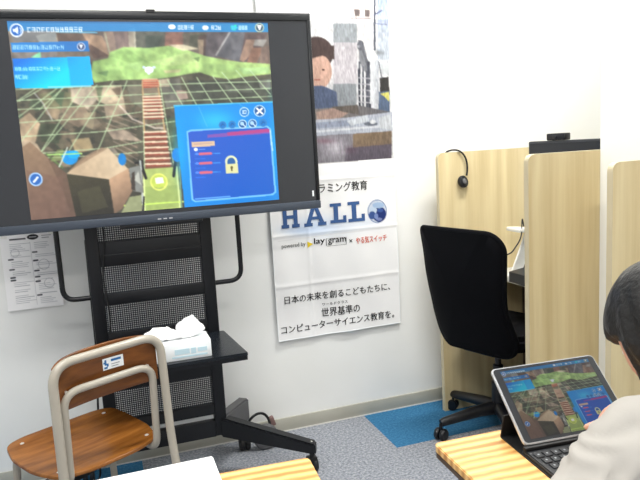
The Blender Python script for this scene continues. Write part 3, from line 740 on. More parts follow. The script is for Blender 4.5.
wall_text('credit_text', 'powered by', .731, .852, .112, .024, M['ink'], .0)
wall_text('credit_text', 'lay', .884, .853, .052, .034, M['ink'], .03)
wall_text('credit_text', 'gram', .952, .849, .086, .028, M['ink'], .02)
wall_text('credit_text', '×', 1.053, .851, .016, .016, M['ink'], .0)
wall_text('credit_text', 'やる気スイッチ', 1.086, .840, .158, .032, M['ink_red'], .02)
wall_text('slogan_text', '日本の未来を創るこどもたちに、', .728, .602, .524, .036, M['ink'], .02)
wall_text('slogan_text', 'ワールドクラス', .908, .570, .122, .013, M['ink'], .01)
wall_text('slogan_text', '世界基準の', .902, .517, .188, .042, M['ink'], .02)
wall_text('slogan_text', 'コンピューターサイエンス教育を。', .704, .465, .562, .038, M['ink'], .02)
k = MB()   # yellow mark and grey bracket next to the credit
k.bm.faces.new([k.bm.verts.new((x, wav(x, z) - .0022, z)) for x, z in [(.852, .876), (.880, .862), (.866, .856), (.852, .846)]])
rel(k.build('logo_mark', M['ink_yellow'], bn, smooth=False), bn)
k = MB()
def strip(mb, x0, z0, x1, z1):
    mb.bm.faces.new([mb.bm.verts.new((x, wav(x, z) - .0022, z)) for x, z in [(x0, z0), (x1, z0), (x1, z1), (x0, z1)]])
strip(k, .942, .847, .945, .880); strip(k, .945, .8775, 1.035, .8790); strip(k, .945, .8440, 1.040, .8455); strip(k, 1.038, .846, 1.040, .880)
rel(k.build('logo_mark', M['ink'], bn, smooth=False), bn)
# slab lettering HALL
def slab(rects, x, z, w, h):
    mb = MB()
    for pts in rects:
        sub = [(x + a * w, z + b * h) for a, b in pts]
        mb.bm.faces.new([mb.bm.verts.new((X, wav(X, Z) - .0024, Z)) for X, Z in sub])
    rel(mb.build('title_letter', M['ink_blue'], bn, smooth=False), bn)
q = lambda a, b, c, d: [(a, b), (c, b), (c, d), (a, d)]
LH = [q(0, 0, .42, .16), q(.58, 0, 1, .16), q(0, .84, .42, 1), q(.58, .84, 1, 1), q(.1, .16, .32, .84), q(.68, .16, .9, .84), q(.32, .42, .68, .58)]
LA = [q(0, 0, .38, .16), q(.62, 0, 1, .16), [(.1, .16), (.3, .16), (.52, .84), (.34, .84)], [(.7, .16), (.9, .16), (.66, .84), (.48, .84)], q(.25, .84, .68, 1), q(.32, .3, .68, .44)]
LL = [q(0, 0, 1, .16), q(0, .84, .7, 1), q(.22, .16, .5, .84), q(.8, .16, 1, .36)]
slab(LH, .737, .945, .084, .097); slab(LA, .842, .943, .108, .097); slab(LL, .969, .947, .076, .090); slab(LL, 1.054, .945, .084, .093)

# ================================================================== NOTICE SHEET ON THE WALL
def notice(w, h):
    p = Paint(w, h, [(0, 0), (100, 0), (100, 141), (0, 141)], (246, 246, 247)); rng = random.Random(8)
    p.disc(58, 7, 10, 5, (40, 40, 44)); p.line([(52, 7), (64, 7)], 1.5, (200, 200, 205))
    p.line([(18, 9), (44, 9)], 3, (90, 90, 94)); p.line([(74, 6), (90, 6)], 1.5, (150, 150, 155)); p.line([(74, 10), (86, 10)], 1.5, (160, 160, 165))
    for col, x0 in ((0, 12), (1, 55)):
        y = 18
        while y < 134:
            if rng.random() < .16:
                p.line([(x0, y), (x0 + 7, y)], 3, (80, 80, 86)); y += 5
            else:
                L = rng.uniform(18, 36); p.line([(x0 + 4, y), (x0 + 4 + L, y)], .9, (176, 178, 184)); y += 3.4
            if rng.random() < .12: y += 4
    for (x, y, rx, ry) in [(24, 34, 9, 5), (72, 60, 12, 8), (78, 96, 11, 9)]: p.ring(x, y, rx * .8, 1, (170, 172, 178), .8)
    p.line([(52, 16), (52, 134)], .8, (205, 205, 210))
    return p.out()
def curl(P):
    Q = P.copy(); v = np.linspace(0, 1, P.shape[0])[:, None]; u = np.linspace(0, 1, P.shape[1])[None, :]
    Q[..., 1] -= .010 * v ** 3 + .004 * np.abs(u - .5) ** 2 * 4 * v; return Q
ns = thing('notice_sheet', 'white printed notice sheet taped to the wall below the screen', 'notice', (-.29, 2.733, .724))
rel(sheet('paper', notice(120, 170), (-.392, 2.7335, 1.022), (-.188, 2.7335, 1.022), (-.392, 2.7335, .724), M['print_paper'], ns, curl), ns)
for x in (-.38, -.2):
    rel(MB().box((x, 2.7315, 1.017), (.03, .001, .012), (0, .3, 0)).build('tape', M['white_plastic'], ns, smooth=False), ns)

# ================================================================== SCHOOL CHAIR
def school_chair():
    c = thing('school_chair', 'brown plywood school chair with beige tube frame before the display stand', 'chair', (-.128, 2.105, 0), R(29))
    c.scale = (1.1, .93, 1.045)
    # local: +y faces forward (to the wall), back at y=-.19
    W = .158
    zt = .712
    pth = rnd([(-W - .012, -.285, .0), (-W - .004, -.232, .40), (-W, -.225, zt), (W, -.225, zt), (W + .004, -.232, .40), (W + .012, -.285, .0)], [0, .05, .062, .062, .05, 0], 10)
    MB().tube(pth, .0125, 16).build('rear_leg_frame', M['frame_beige'], c)
    w2 = W - .026
    pth = rnd([(-W - .006, .19, .0), (-W + .012, .165, .356), (-w2, -.198, .352), (-w2, -.212, .624), (w2, -.212, .624), (w2, -.198, .352), (W - .012, .165, .356), (W + .006, .19, .0)], [0, .04, .05, .05, .05, .05, .04, 0], 10)
    MB().tube(pth, .011, 16).build('seat_frame', M['frame_beige'], c)
    for y, x, z in ((.18, .16, .12), (-.262, .165, .16)):
        MB().tube([(-x, y, z), (x, y, z)], .008, 10).build('stretcher', M['frame_beige'], c)
    MB().tube([(-w2, .0, .340), (w2, .0, .340)], .008, 10).build('stretcher', M['frame_beige'], c)
    # seat: plywood, dished, curved rear edge
    out = [(-.17, .17), (-.185, .08), (-.180, -.06), (-.150, -.165), (-.07, -.200), (.07, -.200), (.150, -.165), (.180, -.06), (.185, .08), (.17, .17), (.12, .188), (-.12, .188)]
    pts = rnd2(out, .035, 5)
    m = MB(); N = len(pts); K = 8; rings = []
    for j in range(K + 1):
        s_ = 1 - j / K; rings.append([])
        for x, y in pts:
            X, Y = x * s_, y * s_; z = .382 + .018 * (Y / .19 if Y > 0 else 0) ** 2 - .010 * (1 - (X / .19) ** 2) * (1 - (Y / .2) ** 2)
            rings[-1].append((X, Y, z))
    top = [[m.bm.verts.new(q_) for q_ in r_] for r_ in rings[:-1]]; ctr = m.bm.verts.new(rings[-1][0])
    for a, b in zip(top, top[1:]):
        for i in range(N): m.bm.faces.new((a[i], a[(i + 1) % N], b[(i + 1) % N], b[i]))
    for i in range(N): m.bm.faces.new((top[-1][i], top[-1][(i + 1) % N], ctr))
    sobj = m.build('seat', M['ply'], c, angle=60)
    md = sobj.modifiers.new('thick', 'SOLIDIFY'); md.thickness = .011; md.offset = -1
    md = sobj.modifiers.new('round', 'BEVEL'); md.width = .002; md.segments = 2; md.limit_method = 'ANGLE'
    for x, y in ((-.13, .15), (.13, .15), (-.135, -.13), (.135, -.13)):
        z = .382 + .018 * (max(0, y) / .19) ** 2 - .010 * (1 - (x / .19) ** 2) * (1 - (y / .2) ** 2)
        MB().lathe([(.006, 0), (.006, .0015), (.003, .003)], Matrix.Translation((x, y, z)), 12).build('rivet', M['rivet'], c)
    # backrest board, curved, in front of the tubes
    m = MB(); nx, nz = 26, 10; g = []
    for j in range(nz + 1):
        row = []
        for i in range(nx + 1):
            u = i / nx * 2 - 1; v = j / nz
            x = u * .150
            z0 = .568 + .006 * u * u; z1 = .722 - .018 * abs(u) ** 8 - .004 * u * u
            z = z0 + (z1 - z0) * v; y = -.196 - .014 * u * u + .020 * (1 - u * u) 
            row.append(m.bm.verts.new((x, y, z)))
        g.append(row)
    for j in range(nz):
        for i in range(nx): m.bm.faces.new((g[j][i], g[j][i + 1], g[j + 1][i + 1], g[j + 1][i]))
    bo = m.build('backrest', M['ply_back'], c, angle=60)
    md = bo.modifiers.new('thick', 'SOLIDIFY'); md.thickness = .009; md.offset = 0
    md = bo.modifiers.new('round', 'BEVEL'); md.width = .002; md.segments = 2; md.limit_method = 'ANGLE'
    for u in (-.8, .8):
        for z in (.706, .624):
            MB().tube([(u * .150, -.224 if z > .65 else -.21, z), (u * .150, -.196, z)], .004, 8).build('bracket', M['rivet'], c)
    # sticker
    def yb(x): u = x / .150; return -.196 - .014 * u * u + .020 * (1 - u * u) - .0058
    s_ = MB(); g = [[s_.bm.verts.new((x, yb(x), z)) for x in np.linspace(-.002, .058, 7)] for z in (.642, .676)]
    for i in range(6): s_.bm.faces.new((g[0][i], g[0][i + 1], g[1][i + 1], g[1][i]))
    so = s_.build('sticker', M['white_card'], c); so['label'] = 'white sticker with blue mark'
    def dec(x0, x1, z0, z1, mt, nm):
        q_ = MB(); g = [[q_.bm.verts.new((x, yb(x) - .0006, z)) for x in np.linspace(x0, x1, 4)] for z in (z0, z1)]
        for i in range(3): q_.bm.faces.new((g[0][i], g[0][i + 1], g[1][i + 1], g[1][i]))
        q_.build(nm, mt, so)
    dec(0.0013, 0.0113, 0.6454, 0.6510, M['label_blue'], 'emblem'); dec(0.0036, 0.0091, 0.6556, 0.6714, M['label_blue'], 'emblem'); dec(0.0091, 0.0147, 0.6510, 0.6601, M['label_blue'], 'emblem'); dec(0.0002, 0.0036, 0.6601, 0.6657, M['label_blue'], 'emblem')
    dec(0.0224, 0.0513, 0.6635, 0.6703, M['label_blue'], 'printed_line'); dec(0.0224, 0.0468, 0.6544, 0.6567, M['key_mark'], 'printed_line'); dec(0.0224, 0.0424, 0.6477, 0.6499, M['key_mark'], 'printed_line')
    # feet caps
    for x, y in ((-W - .012, -.285), (W + .012, -.285), (-W - .006, .19), (W + .006, .19)):
        MB().lathe([(.013, 0), (.015, .004), (.015, .022), (.013, .026)], Matrix.Translation((x, y, 0)), 14).build('foot_cap', M['rubber'], c)
    return c
school_chair()

# ================================================================== STUDY BOOTH
def booth_panel(name, label, x0, x1, y, zt, group=None):
    o = thing(name, label, 'partition', ((x0 + x1) / 2, y, 0), 0, group)
    pts = rnd([(x0, 0, 0), (x0, zt, 0), (x1, zt, 0), (x1, 0, 0)], [0, .03, .0, 0], 6)
    rel(MB().prism([(v.x, v.y) for v in pts], 'y', y, y + .022).build('board', M['oak'], o), o)
    ed = rnd([(x0, y + .011, .0), (x0, y + .011, zt), (x1, y + .011, zt)], [0, .03, 0], 6)
    m = MB()
    for a, b in zip(ed, ed[1:]):
        d = b - a; c_ = (a + b) / 2; ang = math.atan2(-d.z, d.x)
        m.box(c_, (d.length + .0005, .0226, .0016), (0, ang, 0))
    rel(m.build('edging', M['oak_edge'], o, smooth=False), o)
    return o
booth_panel('study_partition', 'pale oak partition board behind the office chair, headset hung on it', 1.46, 3.27, 2.60, 1.235)
booth_panel('study_partition', 'pale oak partition board directly behind the tablet, beside white wall corner', 1.348, 1.80, 1.8005, 1.231)
booth_panel('study_partition', 'pale oak partition board at far right edge, behind the seated person', 1.464, 1.643, 1.55, 1.200)
# back board of the booth + desk
dk = thing('booth_desk', 'pale built-in booth desk under the monitor, behind the office chair', 'desk', (2.0, 2.2, 0))
rel(MB().span((1.70, 1.835, .640), (2.28, 2.595, .665), bevel=.002).build('desktop', M['white_plastic'], dk), dk)
rel(MB().span((1.9, 1.85, .0), (1.92, 2.59, .639)).build('modesty_panel', M['desk_band'], dk, smooth=False), dk)
rel(MB().span((2.26, 1.85, .0), (2.28, 2.59, .639)).build('side_panel', M['oak'], dk, smooth=False), dk)
# monitor
mo = thing('monitor', 'black monitor with webcam on top, peeking over the oak partition', 'monitor', (1.93, 2.17, .665))
mo.rotation_euler = (0, 0, R(-74))
MB().span((-.29, -.02, .225), (.30, .02, .600), bevel=.006).build('screen_housing', M['dark_plastic'], mo)
MB().span((-.28, -.0215, .24), (.29, -.0205, .59)).build('screen', M['screen_black'], mo, smooth=False)
MB().span((-.03, .01, .01), (.03, .04, .3), bevel=.004).build('stand_neck', M['chair_plastic'], mo)
MB().prism(rnd2([(-.12, -.08), (.12, -.08), (.12, .1), (-.12, .1)], .03), 'z', 0, .012, bevel=.003).build('stand_base', M['chair_plastic'], mo)
wcam = thing('webcam', 'small black webcam clipped on the monitor top', 'webcam', (1.889, 2.314, 1.2655), R(-74))
MB().span((-.045, -.022, .0002), (.045, .022, .030), bevel=.004).build('body', M['chair_plastic'], wcam)
MB().lathe([(.009, 0), (.009, .004), (.005, .005)], Matrix.Translation((0, -.022, .015)) @ Matrix.Rotation(PI / 2, 4, 'X'), 16).build('lens', M['screen_black'], wcam)
# white bracket with a dark tablet leaning on it
bk = thing('tablet_stand', 'white angled stand holding a dark device on the booth desk', 'stand', (1.77, 2.42, .665))
MB().prism([(-.075, 0), (.06, 0), (.06, .19), (.03, .20), (-.05, .02)], 'y', .0, .010, bevel=.002).build('side_plate', M['white_plastic'], bk)
MB().box((.015, .03, .205), (.075, .10, .018), (0, .08, 0), .004).build('top_plate', M['white_plastic'], bk)
dv = thing('dark_tablet', 'dark grey device leaning on the white stand in the booth', 'device', (1.72, 2.27, .665))
MB().prism([(-.075, .0), (.10, .0), (.10, .20), (.055, .19), (.0, .055), (-.075, .045)], 'y', -.05, .07, bevel=.004).build('body', M['dark_plastic'], dv)
MB().box((.0288, .01, .118), (.14, .10, .002), (0, -1.18, 0)).build('screen', M['screen_black'], dv, smooth=False)
tag(MB().tube(rnd([(1.80, 2.44, .885), (1.785, 2.43, .93), (1.75, 2.39, .84), (1.69, 2.38, .78), (1.66, 2.40, .77)], .03, 6), .003, 8).build('charging_cable', M['rubber']), 'thin dark cable looping beside the white stand in the booth', 'cable')
# headset hung over the panel edge
hs = thing('headset', 'black headset hanging over the top edge of the oak partition', 'headset', (1.60, 2.60, 1.235))
pts = []
for k in range(23):
    a = PI * .66 - k / 22 * PI * .72
    pts.append((1.565 + .040 * math.cos(a) * 1.0, 2.593 - .006 * k / 22, 1.185 + .066 * math.sin(a)))
pts = [(1.52, 2.628, 1.238), (1.535, 2.61, 1.246), (1.56, 2.597, 1.245), (1.580, 2.590, 1.232), (1.596, 2.587, 1.208), (1.603, 2.586, 1.178), (1.603, 2.586, 1.150), (1.598, 2.586, 1.125)]
rel(MB().tube(rnd(pts, .02, 4), .0042, 10).build('headband', M['rubber'], hs), hs)
mt = Matrix.Translation((1.580, 2.588, 1.098)) @ Matrix.Rotation(R(75), 4, 'X') @ Matrix.Rotation(R(15), 4, 'Y')
rel(MB().lathe([(.014, -.011), (.025, -.010), (.029, -.003), (.028, .006), (.020, .010), (.008, .011)], mt, 24).build('ear_cup', M['chair_plastic'], hs), hs)
rel(MB().lathe([(.010, .009), (.013, .0115), (.010, .014), (.004, .0145)], mt, 20).build('ear_disc', M['caster_grey'], hs), hs)
rel(MB().tube([(1.520, 2.628, 1.238), (1.512, 2.634, 1.20), (1.512, 2.636, 1.12)], .0042, 10).build('headband_rear', M['rubber'], hs), hs)

# ================================================================== OFFICE CHAIR
def office_chair():
    c = thing('office_chair', 'black high-backed office swivel chair facing into the study booth', 'chair', (1.578, 2.33, 0), R(19))
    # local: chair faces +x ; back at -x
    rz = c.rotation_euler.z
    out = [(-.205, .535), (.150, .505), (.200, .450), (.205, .30), (.185, .10), (.190, -.0), (.160, -.04), (.06, -.045), (-.02, -.012), (-.13, .0), (-.172, .03), (-.178, .12), (-.150, .20), (-.180, .34)]
    # backrest plane: u along local -y (screen right), v up; reclined
    out = [(-.200, .520), (.165, .520), (.205, .47), (.200, .33), (.188, .20), (.195, .12), (.200, .05), (.170, .0), (-.155, .0), (-.198, .05), (-.192, .13), (-.168, .22), (-.190, .38), (-.212, .50)]
    pts = rnd2(out, .05, 6)
    m = MB(); N = len(pts)
    def bp(u, v, w):   # curved and reclined
        x = -.178 - v * .215 + .05 * (abs(u) / .2) ** 2 + .03 * math.cos(v / .52 * PI * 2) * .5 + w
        return (x - .012, -u, .408 + v)
    cx, cv = 0, .26; K = 7; F = []; Bk = []
    for side, lst in ((-.014, F), (.014, Bk)):
        for j in range(K):
            s_ = 1 - j / K; lst.append([m.bm.verts.new(bp(u * s_, cv + (v - cv) * s_, side * (1 + .35 * min(1, j / 2)))) for u, v in pts])
        ce = m.bm.verts.new(bp(0, cv, side * 1.35)); lst.append(ce)
        for a, b in zip(lst[:-1], lst[1:-1]):
            for i in range(N): m.bm.faces.new((a[i], a[(i + 1) % N], b[(i + 1) % N], b[i]))
        for i in range(N): m.bm.faces.new((lst[K - 1][i], lst[K - 1][(i + 1) % N], ce))
    for i in range(N): m.bm.faces.new((F[0][i], Bk[0][i], Bk[0][(i + 1) % N], F[0][(i + 1) % N]))
    o = m.build('backrest', M['chair_fabric'], c, angle=80)
    m = MB(); loop = [Vector(bp(u, v, 0)) for u, v in pts]
    m.tube(loop, .0125, 10, closed=True).build('back_frame', M['chair_fabric'], c)
    MB().tube(rnd([(-.165, 0, .50), (-.165, 0, .44), (-.12, 0, .395), (.0, 0, .385)], .04), .018, 12).build('back_bar', M['chair_plastic'], c)
    MB().prism(rnd2([(-.13, -.205), (.245, -.235), (.245, .235), (-.13, .205)], .07, 6), 'z', .415, .485, bevel=.022, seg=4).build('seat', M['chair_fabric'], c)
    MB().span((-.12, -.10, .375), (.12, .10, .415), bevel=.008).build('tilt_mechanism', M['chair_plastic'], c)
    MB().tube([(.0, -.06, .39), (.03, -.20, .385), (.04, -.24, .39)], .006, 8).build('lever', M['chair_plastic'], c)
    MB().lathe([(.030, .075), (.030, .22), (.022, .225), (.022, .30), (.014, .305), (.014, .38)], None, 20).build('gas_column', M['chair_plastic'], c)
    for k in range(5):
        a = R(158 + 72 * k); d = Vector((math.cos(a), math.sin(a), 0))
        tip = d * .285
        b = MB(); b.tube([d * .015 + Vector((0, 0, .105)), d * .10 + Vector((0, 0, .102)), tip * .93 + Vector((0, 0, .082)), tip + Vector((0, 0, .078))], [.030, .026, .019, .016], 12)
        leg = b.build('base_leg', M['chair_plastic'], c)
        w = MB(); pr_ = Matrix.Translation((tip.x, tip.y, .027)) @ Matrix.Rotation(a + .5, 4, 'Z') @ Matrix.Rotation(PI / 2, 4, 'X')
        for s_ in (-.014, .014):
            w.lathe([(.004, -.010), (.023, -.010), (.027, -.005), (.027, .005), (.023, .010), (.004, .010)], pr_ @ Matrix.Translation((0, 0, s_)), 18)
        w.tube([(tip.x, tip.y, .03), (tip.x, tip.y, .075)], .008, 10)
        w.build('caster', M['chair_plastic'], c)
    return c
office_chair()

# ================================================================== DESKS
def desk(label, loc, rz, w, d, corner, group):
    o = thing('school_desk', label, 'desk', loc, rz, group)
    # local origin: far corner given by corner sign; top spans x0..x1, y -d..0
    x0, x1 = (0, w) if corner == 'L' else (-w, 0)
    MB().prism(rnd2([(x0, -d), (x1, -d), (x1, 0), (x0, 0)], .012), 'z', .683, .700, bevel=.002).build('desktop', M['desk_wood'], o)
    MB().prism(rnd2([(x0 + .0008, -d + .0008), (x1 - .0008, -d + .0008), (x1 - .0008, -.0008), (x0 + .0008, -.0008)], .012), 'z', .672, .6828, bevel=.001).build('edge_band', M['desk_band'], o)
    MB().span((x0 + .05, -d + .05, .56), (x1 - .05, -.06, .575), bevel=.003).build('book_tray', M['desk_steel'], o)
    for x in (x0 + .04, x1 - .04):
        MB().tube(rnd([(x, -d + .04, .0), (x, -d + .05, .66), (x, -.05, .66), (x, -.04, .0)], .03), .0125, 14).build('leg_frame', M['desk_steel'], o)
        MB().tube([(x, -d + .04, .567), (x, -.045, .567)], .008, 10).build('tray_rail', M['desk_steel'], o)
    return o
desk('wooden desk with striped grain carrying the white board, bottom centre', (.331, 1.130, 0), R(-4), .62, .45, 'R', None)
desk('wooden desk with striped grain carrying the tablet, bottom right', (.577, 1.078, 0), R(-2.5), .62, .45, 'L', None)
bd = thing('white_board', 'flat white board lying across the wooden desk at bottom', 'board', (-.08, 1.0, .701))
MB().prism(rnd2([(-.20, -.21), (.232, -.21), (.232, .179), (-.20, .179)], .004), 'z', 0, .018, bevel=.002).build('panel', M['white_panel'], bd)
MB().prism(rnd2([(-.198, -.208), (.2305, -.208), (.2305, .1775), (-.198, .1775)], .004), 'z', -.0005, .003).build('backing', M['key_mark'], bd)

# ================================================================== TABLET + KEYBOARD CASE
tr_ = thing('tablet', 'tablet in silver frame showing the same game, propped on keyboard case', 'tablet', (.826, .950, .7195), R(-5))
TW, TH = .240, .166
tilt = R(50)
def tl3(x, y, z):  # tablet local -> thing local ; y thickness behind, z up the tablet
    return Matrix.Rotation(-tilt, 4, 'X') @ Vector((x, y, z))
TM = Matrix.Rotation(-tilt, 4, 'X')
def tpart(mb, name, mat, smooth=True):
    bmesh.ops.transform(mb.bm, matrix=TM, verts=mb.bm.verts[:]); return mb.build(name, mat, tr_, smooth=smooth)
tpart(MB().prism(rnd2([(-TW / 2, 0), (TW / 2, 0), (TW / 2, TH), (-TW / 2, TH)], .011), 'y', 0, .0075, bevel=.0015), 'shell', M['silver'])
tpart(MB().prism(rnd2([(-TW / 2 + .003, .003), (TW / 2 - .003, .003), (TW / 2 - .003, TH - .003), (-TW / 2 + .003, TH - .003)], .009), 'y', -.0008, .0), 'glass', M['screen_black'])
tg = gp[::2, ::2]
o = sheet('screen_picture', tg, (-.103, -.0012, TH - .009), (.103, -.0012, TH - .009), (-.103, -.0012, .009), M['print_tablet'], None)
o.data.transform(TM); o.parent = tr_; o['label'] = 'dim game picture with blue panel'
cs = thing('keyboard_case', 'black folding keyboard case on the wooden desk under the tablet', 'keyboard', (.826, .928, .7005), R(-5))
MB().prism(rnd2([(-.125, -.115), (.125, -.115), (.125, .030), (-.125, .030)], .008), 'z', 0, .009, bevel=.002).build('keyboard_base', M['key'], cs)
MB().prism(rnd2([(-.128, -.118), (.128, -.118), (.128, .107), (-.128, .107)], .008), 'z', -.0002, .002).build('cover_flap', M['rubber'], cs)
MB().box((0, .020, .0125), (.25, .010, .0075), (0, 0, 0), .002).build('tablet_groove', M['rubber'], cs)
# rear prop of the case
m = MB(); v = [Vector((s_ * .126, a, b)) for s_ in (-1, 1) for a, b in ((.102, .001), (.090, .050), (.093, .051), (.106, .001))]
f = [m.bm.verts.new(q_) for q_ in v]
for i in range(4): m.bm.faces.new((f[i], f[(i + 1) % 4], f[4 + (i + 1) % 4], f[4 + i]))
m.bm.faces.new(f[:4]); m.bm.faces.new(f[4:][::-1])
m.build('prop_flap', M['rubber'], cs)
kp = MB(); km = MB()
for r in range(5):
    n = 13; y = .003 - r * .0215; w = .0172
    off = [0, .003, .005, .008, 0][r]
    xs = []
    if r < 4:
        for i in range(n): xs.append((-.118 + off + i * .0183, w - .0022))
    else: xs = [(-.118, .02), (-.096, .015), (-.079, .015), (-.062, .10), (.04, .02), (.062, .015), (.079, .015), (.096, .018)]
    for x, ww in xs:
        if x + ww > .121: ww = .121 - x
        if ww < .006: continue
        kk = MB().span((x, y - .0175, .0088), (x + ww, y, .0115), bevel=.001, seg=1).build('key', M['key'], cs)
        if ww < .03: MB().span((x + ww * .4, y - .010, .01152), (x + ww * .62, y - .006, .0117)).build('key_legend', M['key_mark'], kk, smooth=False)

# ================================================================== PERSON
def skin_mesh(name, verts, edges, radii, root, sub=2):
    """closed tapered volumes along the joints; remesh() welds them into one continuous surface"""
    R2 = [r_ if isinstance(r_, tuple) else (r_, r_) for r_ in radii]; NU, NV = 16, 9
    unit = [(0, 0, 1)] + [(math.sin(PI * v / NV) * math.cos(2 * PI * u / NU), math.sin(PI * v / NV) * math.sin(2 * PI * u / NU), math.cos(PI * v / NV)) for v in range(1, NV) for u in range(NU)] + [(0, 0, -1)]
    fc = [(0, 1 + u, 1 + (u + 1) % NU) for u in range(NU)]
    for v in range(NV - 2):
        for u in range(NU): fc.append((1 + v * NU + u, 1 + (v + 1) * NU + u, 1 + (v + 1) * NU + (u + 1) % NU, 1 + v * NU + (u + 1) % NU))
    lb = 1 + (NV - 2) * NU; fc += [(lb + u, lb + NU, lb + (u + 1) % NU) for u in range(NU)]
    co_, fs = [], []
    for a, b in edges:
        A, B_ = Vector(verts[a]), Vector(verts[b]); L = (B_ - A).length
        n_ = max(2, int(L / (.22 * min(R2[a][0], R2[b][0], R2[a][1], R2[b][1]))) + 1)
        for k in range(n_ + 1):
            t = k / n_; t2 = t * t * (3 - 2 * t); p = A.lerp(B_, t)
            rx = R2[a][0] * (1 - t2) + R2[b][0] * t2; ry = R2[a][1] * (1 - t2) + R2[b][1] * t2
            o_ = len(co_); co_ += [(p.x + x * rx, p.y + y * ry, p.z + z * (rx + ry) / 2) for x, y, z in unit]
            fs += [tuple(o_ + q_ for q_ in f_) for f_ in fc]
    me = bpy.data.meshes.new(name); me.from_pydata(co_, [], fs); me.update(); return me
def remesh(parts, name, voxel, mat, parent, smooth_it=3):
    bm = bmesh.new()
    for p in parts: bm.from_mesh(p)
    me = bpy.data.meshes.new(name); bm.to_mesh(me); bm.free()
    o = bpy.data.objects.new(name, me); COL.objects.link(o)
    md = o.modifiers.new('r', 'REMESH'); md.mode = 'VOXEL'; md.voxel_size = voxel; md.use_smooth_shade = True
    md = o.modifiers.new('m', 'SMOOTH'); md.iterations = smooth_it; md.factor = .5
    dg = bpy.context.evaluated_depsgraph_get(); dg.update()
    out = bpy.data.meshes.new_from_object(o.evaluated_get(dg)); bpy.data.objects.remove(o)
    bm = bmesh.new(); bm.from_mesh(out); left = set(bm.verts); best = []
    while left:
        st_ = [left.pop()]; isl = list(st_)
        while st_:
            v = st_.pop()
            for e in v.link_edges:
                w_ = e.other_vert(v)
                if w_ in left: left.remove(w_); st_.append(w_); isl.append(w_)
        if len(isl) > len(best): best = isl
    keep = set(best); bmesh.ops.delete(bm, geom=[v for v in bm.verts if v not in keep], context='VERTS'); bm.to_mesh(out); bm.free()
    out.materials.clear(); out.materials.append(mat)
    out.polygons.foreach_set('use_smooth', [True] * len(out.polygons))
    q_ = bpy.data.objects.new(name, out); COL.objects.link(q_); q_.parent = parent
    return q_
def bm_mesh(mb):
    me = bpy.data.meshes.new('x'); bmesh.ops.recalc_face_normals(mb.bm, faces=mb.bm.faces[:]); mb.bm.to_mesh(me); mb.bm.free(); return me

PX = 0.0
pelvis = Vector((.86, .36, .47)); waist = Vector((.845, .385, .62)); chest = Vector((.805, .49, .78)); upc = Vector((.79, .56, .875))
neck0 = Vector((.785, .60, .92)); neck1 = Vector((.785, .650, .955)); headc = Vector((.806, .722, .980))
shL = Vector((.662, .638, .884)); elL = Vector((.490, .600, .795)); wrL = Vector((.745, .765, .752))
shR = Vector((.92, .60, .885)); elR = Vector((1.02, .70, .775)); wrR = Vector((.905, .845, .790))
hipL = Vector((.79, .37, .46)); knL = Vector((.745, .70, .455)); anL = Vector((.75, .66, .08)); toL = Vector((.73, .80, .03))
hipR = Vector((.93, .37, .46)); knR = Vector((.93, .71, .455)); anR = Vector((.93, .67, .08)); toR = Vector((.95, .81, .03))
pr_root = thing('person', 'person in an off-white long-sleeved top touching the tablet, head bowed', 'person', (.86, .45, 0))
def loc_(v): return Vector(v) - Vector((.86, .45, 0))
V = [pelvis, waist, chest, upc, neck0, neck1, shL, elL, wrL, shR, elR, wrR, hipL, knL, anL, toL, hipR, knR, anR, toR]
Rd = [(.115, .095), (.10, .08), (.11, .08), (.085, .06), .038, .038, .040, .032, .021, .040, .032, .021, .068, .050, .034, .028, .068, .050, .034, .028]
E_ = [(0, 1), (1, 2), (2, 3), (3, 4), (4, 5), (3, 6), (6, 7), (7, 8), (3, 9), (9, 10), (10, 11), (0, 12), (12, 13), (13, 14), (14, 15), (0, 16), (16, 17), (17, 18), (18, 19)]
body = skin_mesh('b', [loc_(v) for v in V], E_, Rd, 0)
# head: facing forward (+y), bowed down and turned a little to its left
HM = Matrix.Translation(loc_(headc)) @ Matrix.Rotation(R(5), 4, 'Z') @ Matrix.Rotation(R(-32), 4, 'X')
def head_mesh():
    m = MB(); q_ = bmesh.ops.create_uvsphere(m.bm, u_segments=48, v_segments=36, radius=1)
    for v in m.bm.verts:
        x, y, z = v.co
        X, Y, Z = x * .073, y * .088, z * .105
        if z < 0:
            t_ = -z; X *= 1 - .34 * t_ ** 1.6; Y = Y * (1 - .22 * t_) + .012 * t_
        if y > .55: Y = Y * (1 - .10 * (y - .55))
        # eye sockets
        for ex in (-.031, .031):
            d = ((X - ex) / .018) ** 2 + ((Z - .004) / .013) ** 2
            if y > 0 and d < 4: Y -= .009 * math.exp(-d)
        v.co = Vector((X, Y, Z))
    # nose, lips, chin
    m.ell((0, .088, -.022), (.012, .016, .012), seg=14); m.tube([(0, .080, .010), (0, .090, -.018)], [.006, .011], 10)
    m.ell((0, .076, -.088), (.022, .014, .014), seg=14)
    for s_ in (-1, 1): m.ell((s_ * .073, -.004, -.012), (.008, .018, .030), (0, 0, s_ * .3), 14)
    bmesh.ops.transform(m.bm, matrix=HM, verts=m.bm.verts[:])
    return bm_mesh(m)
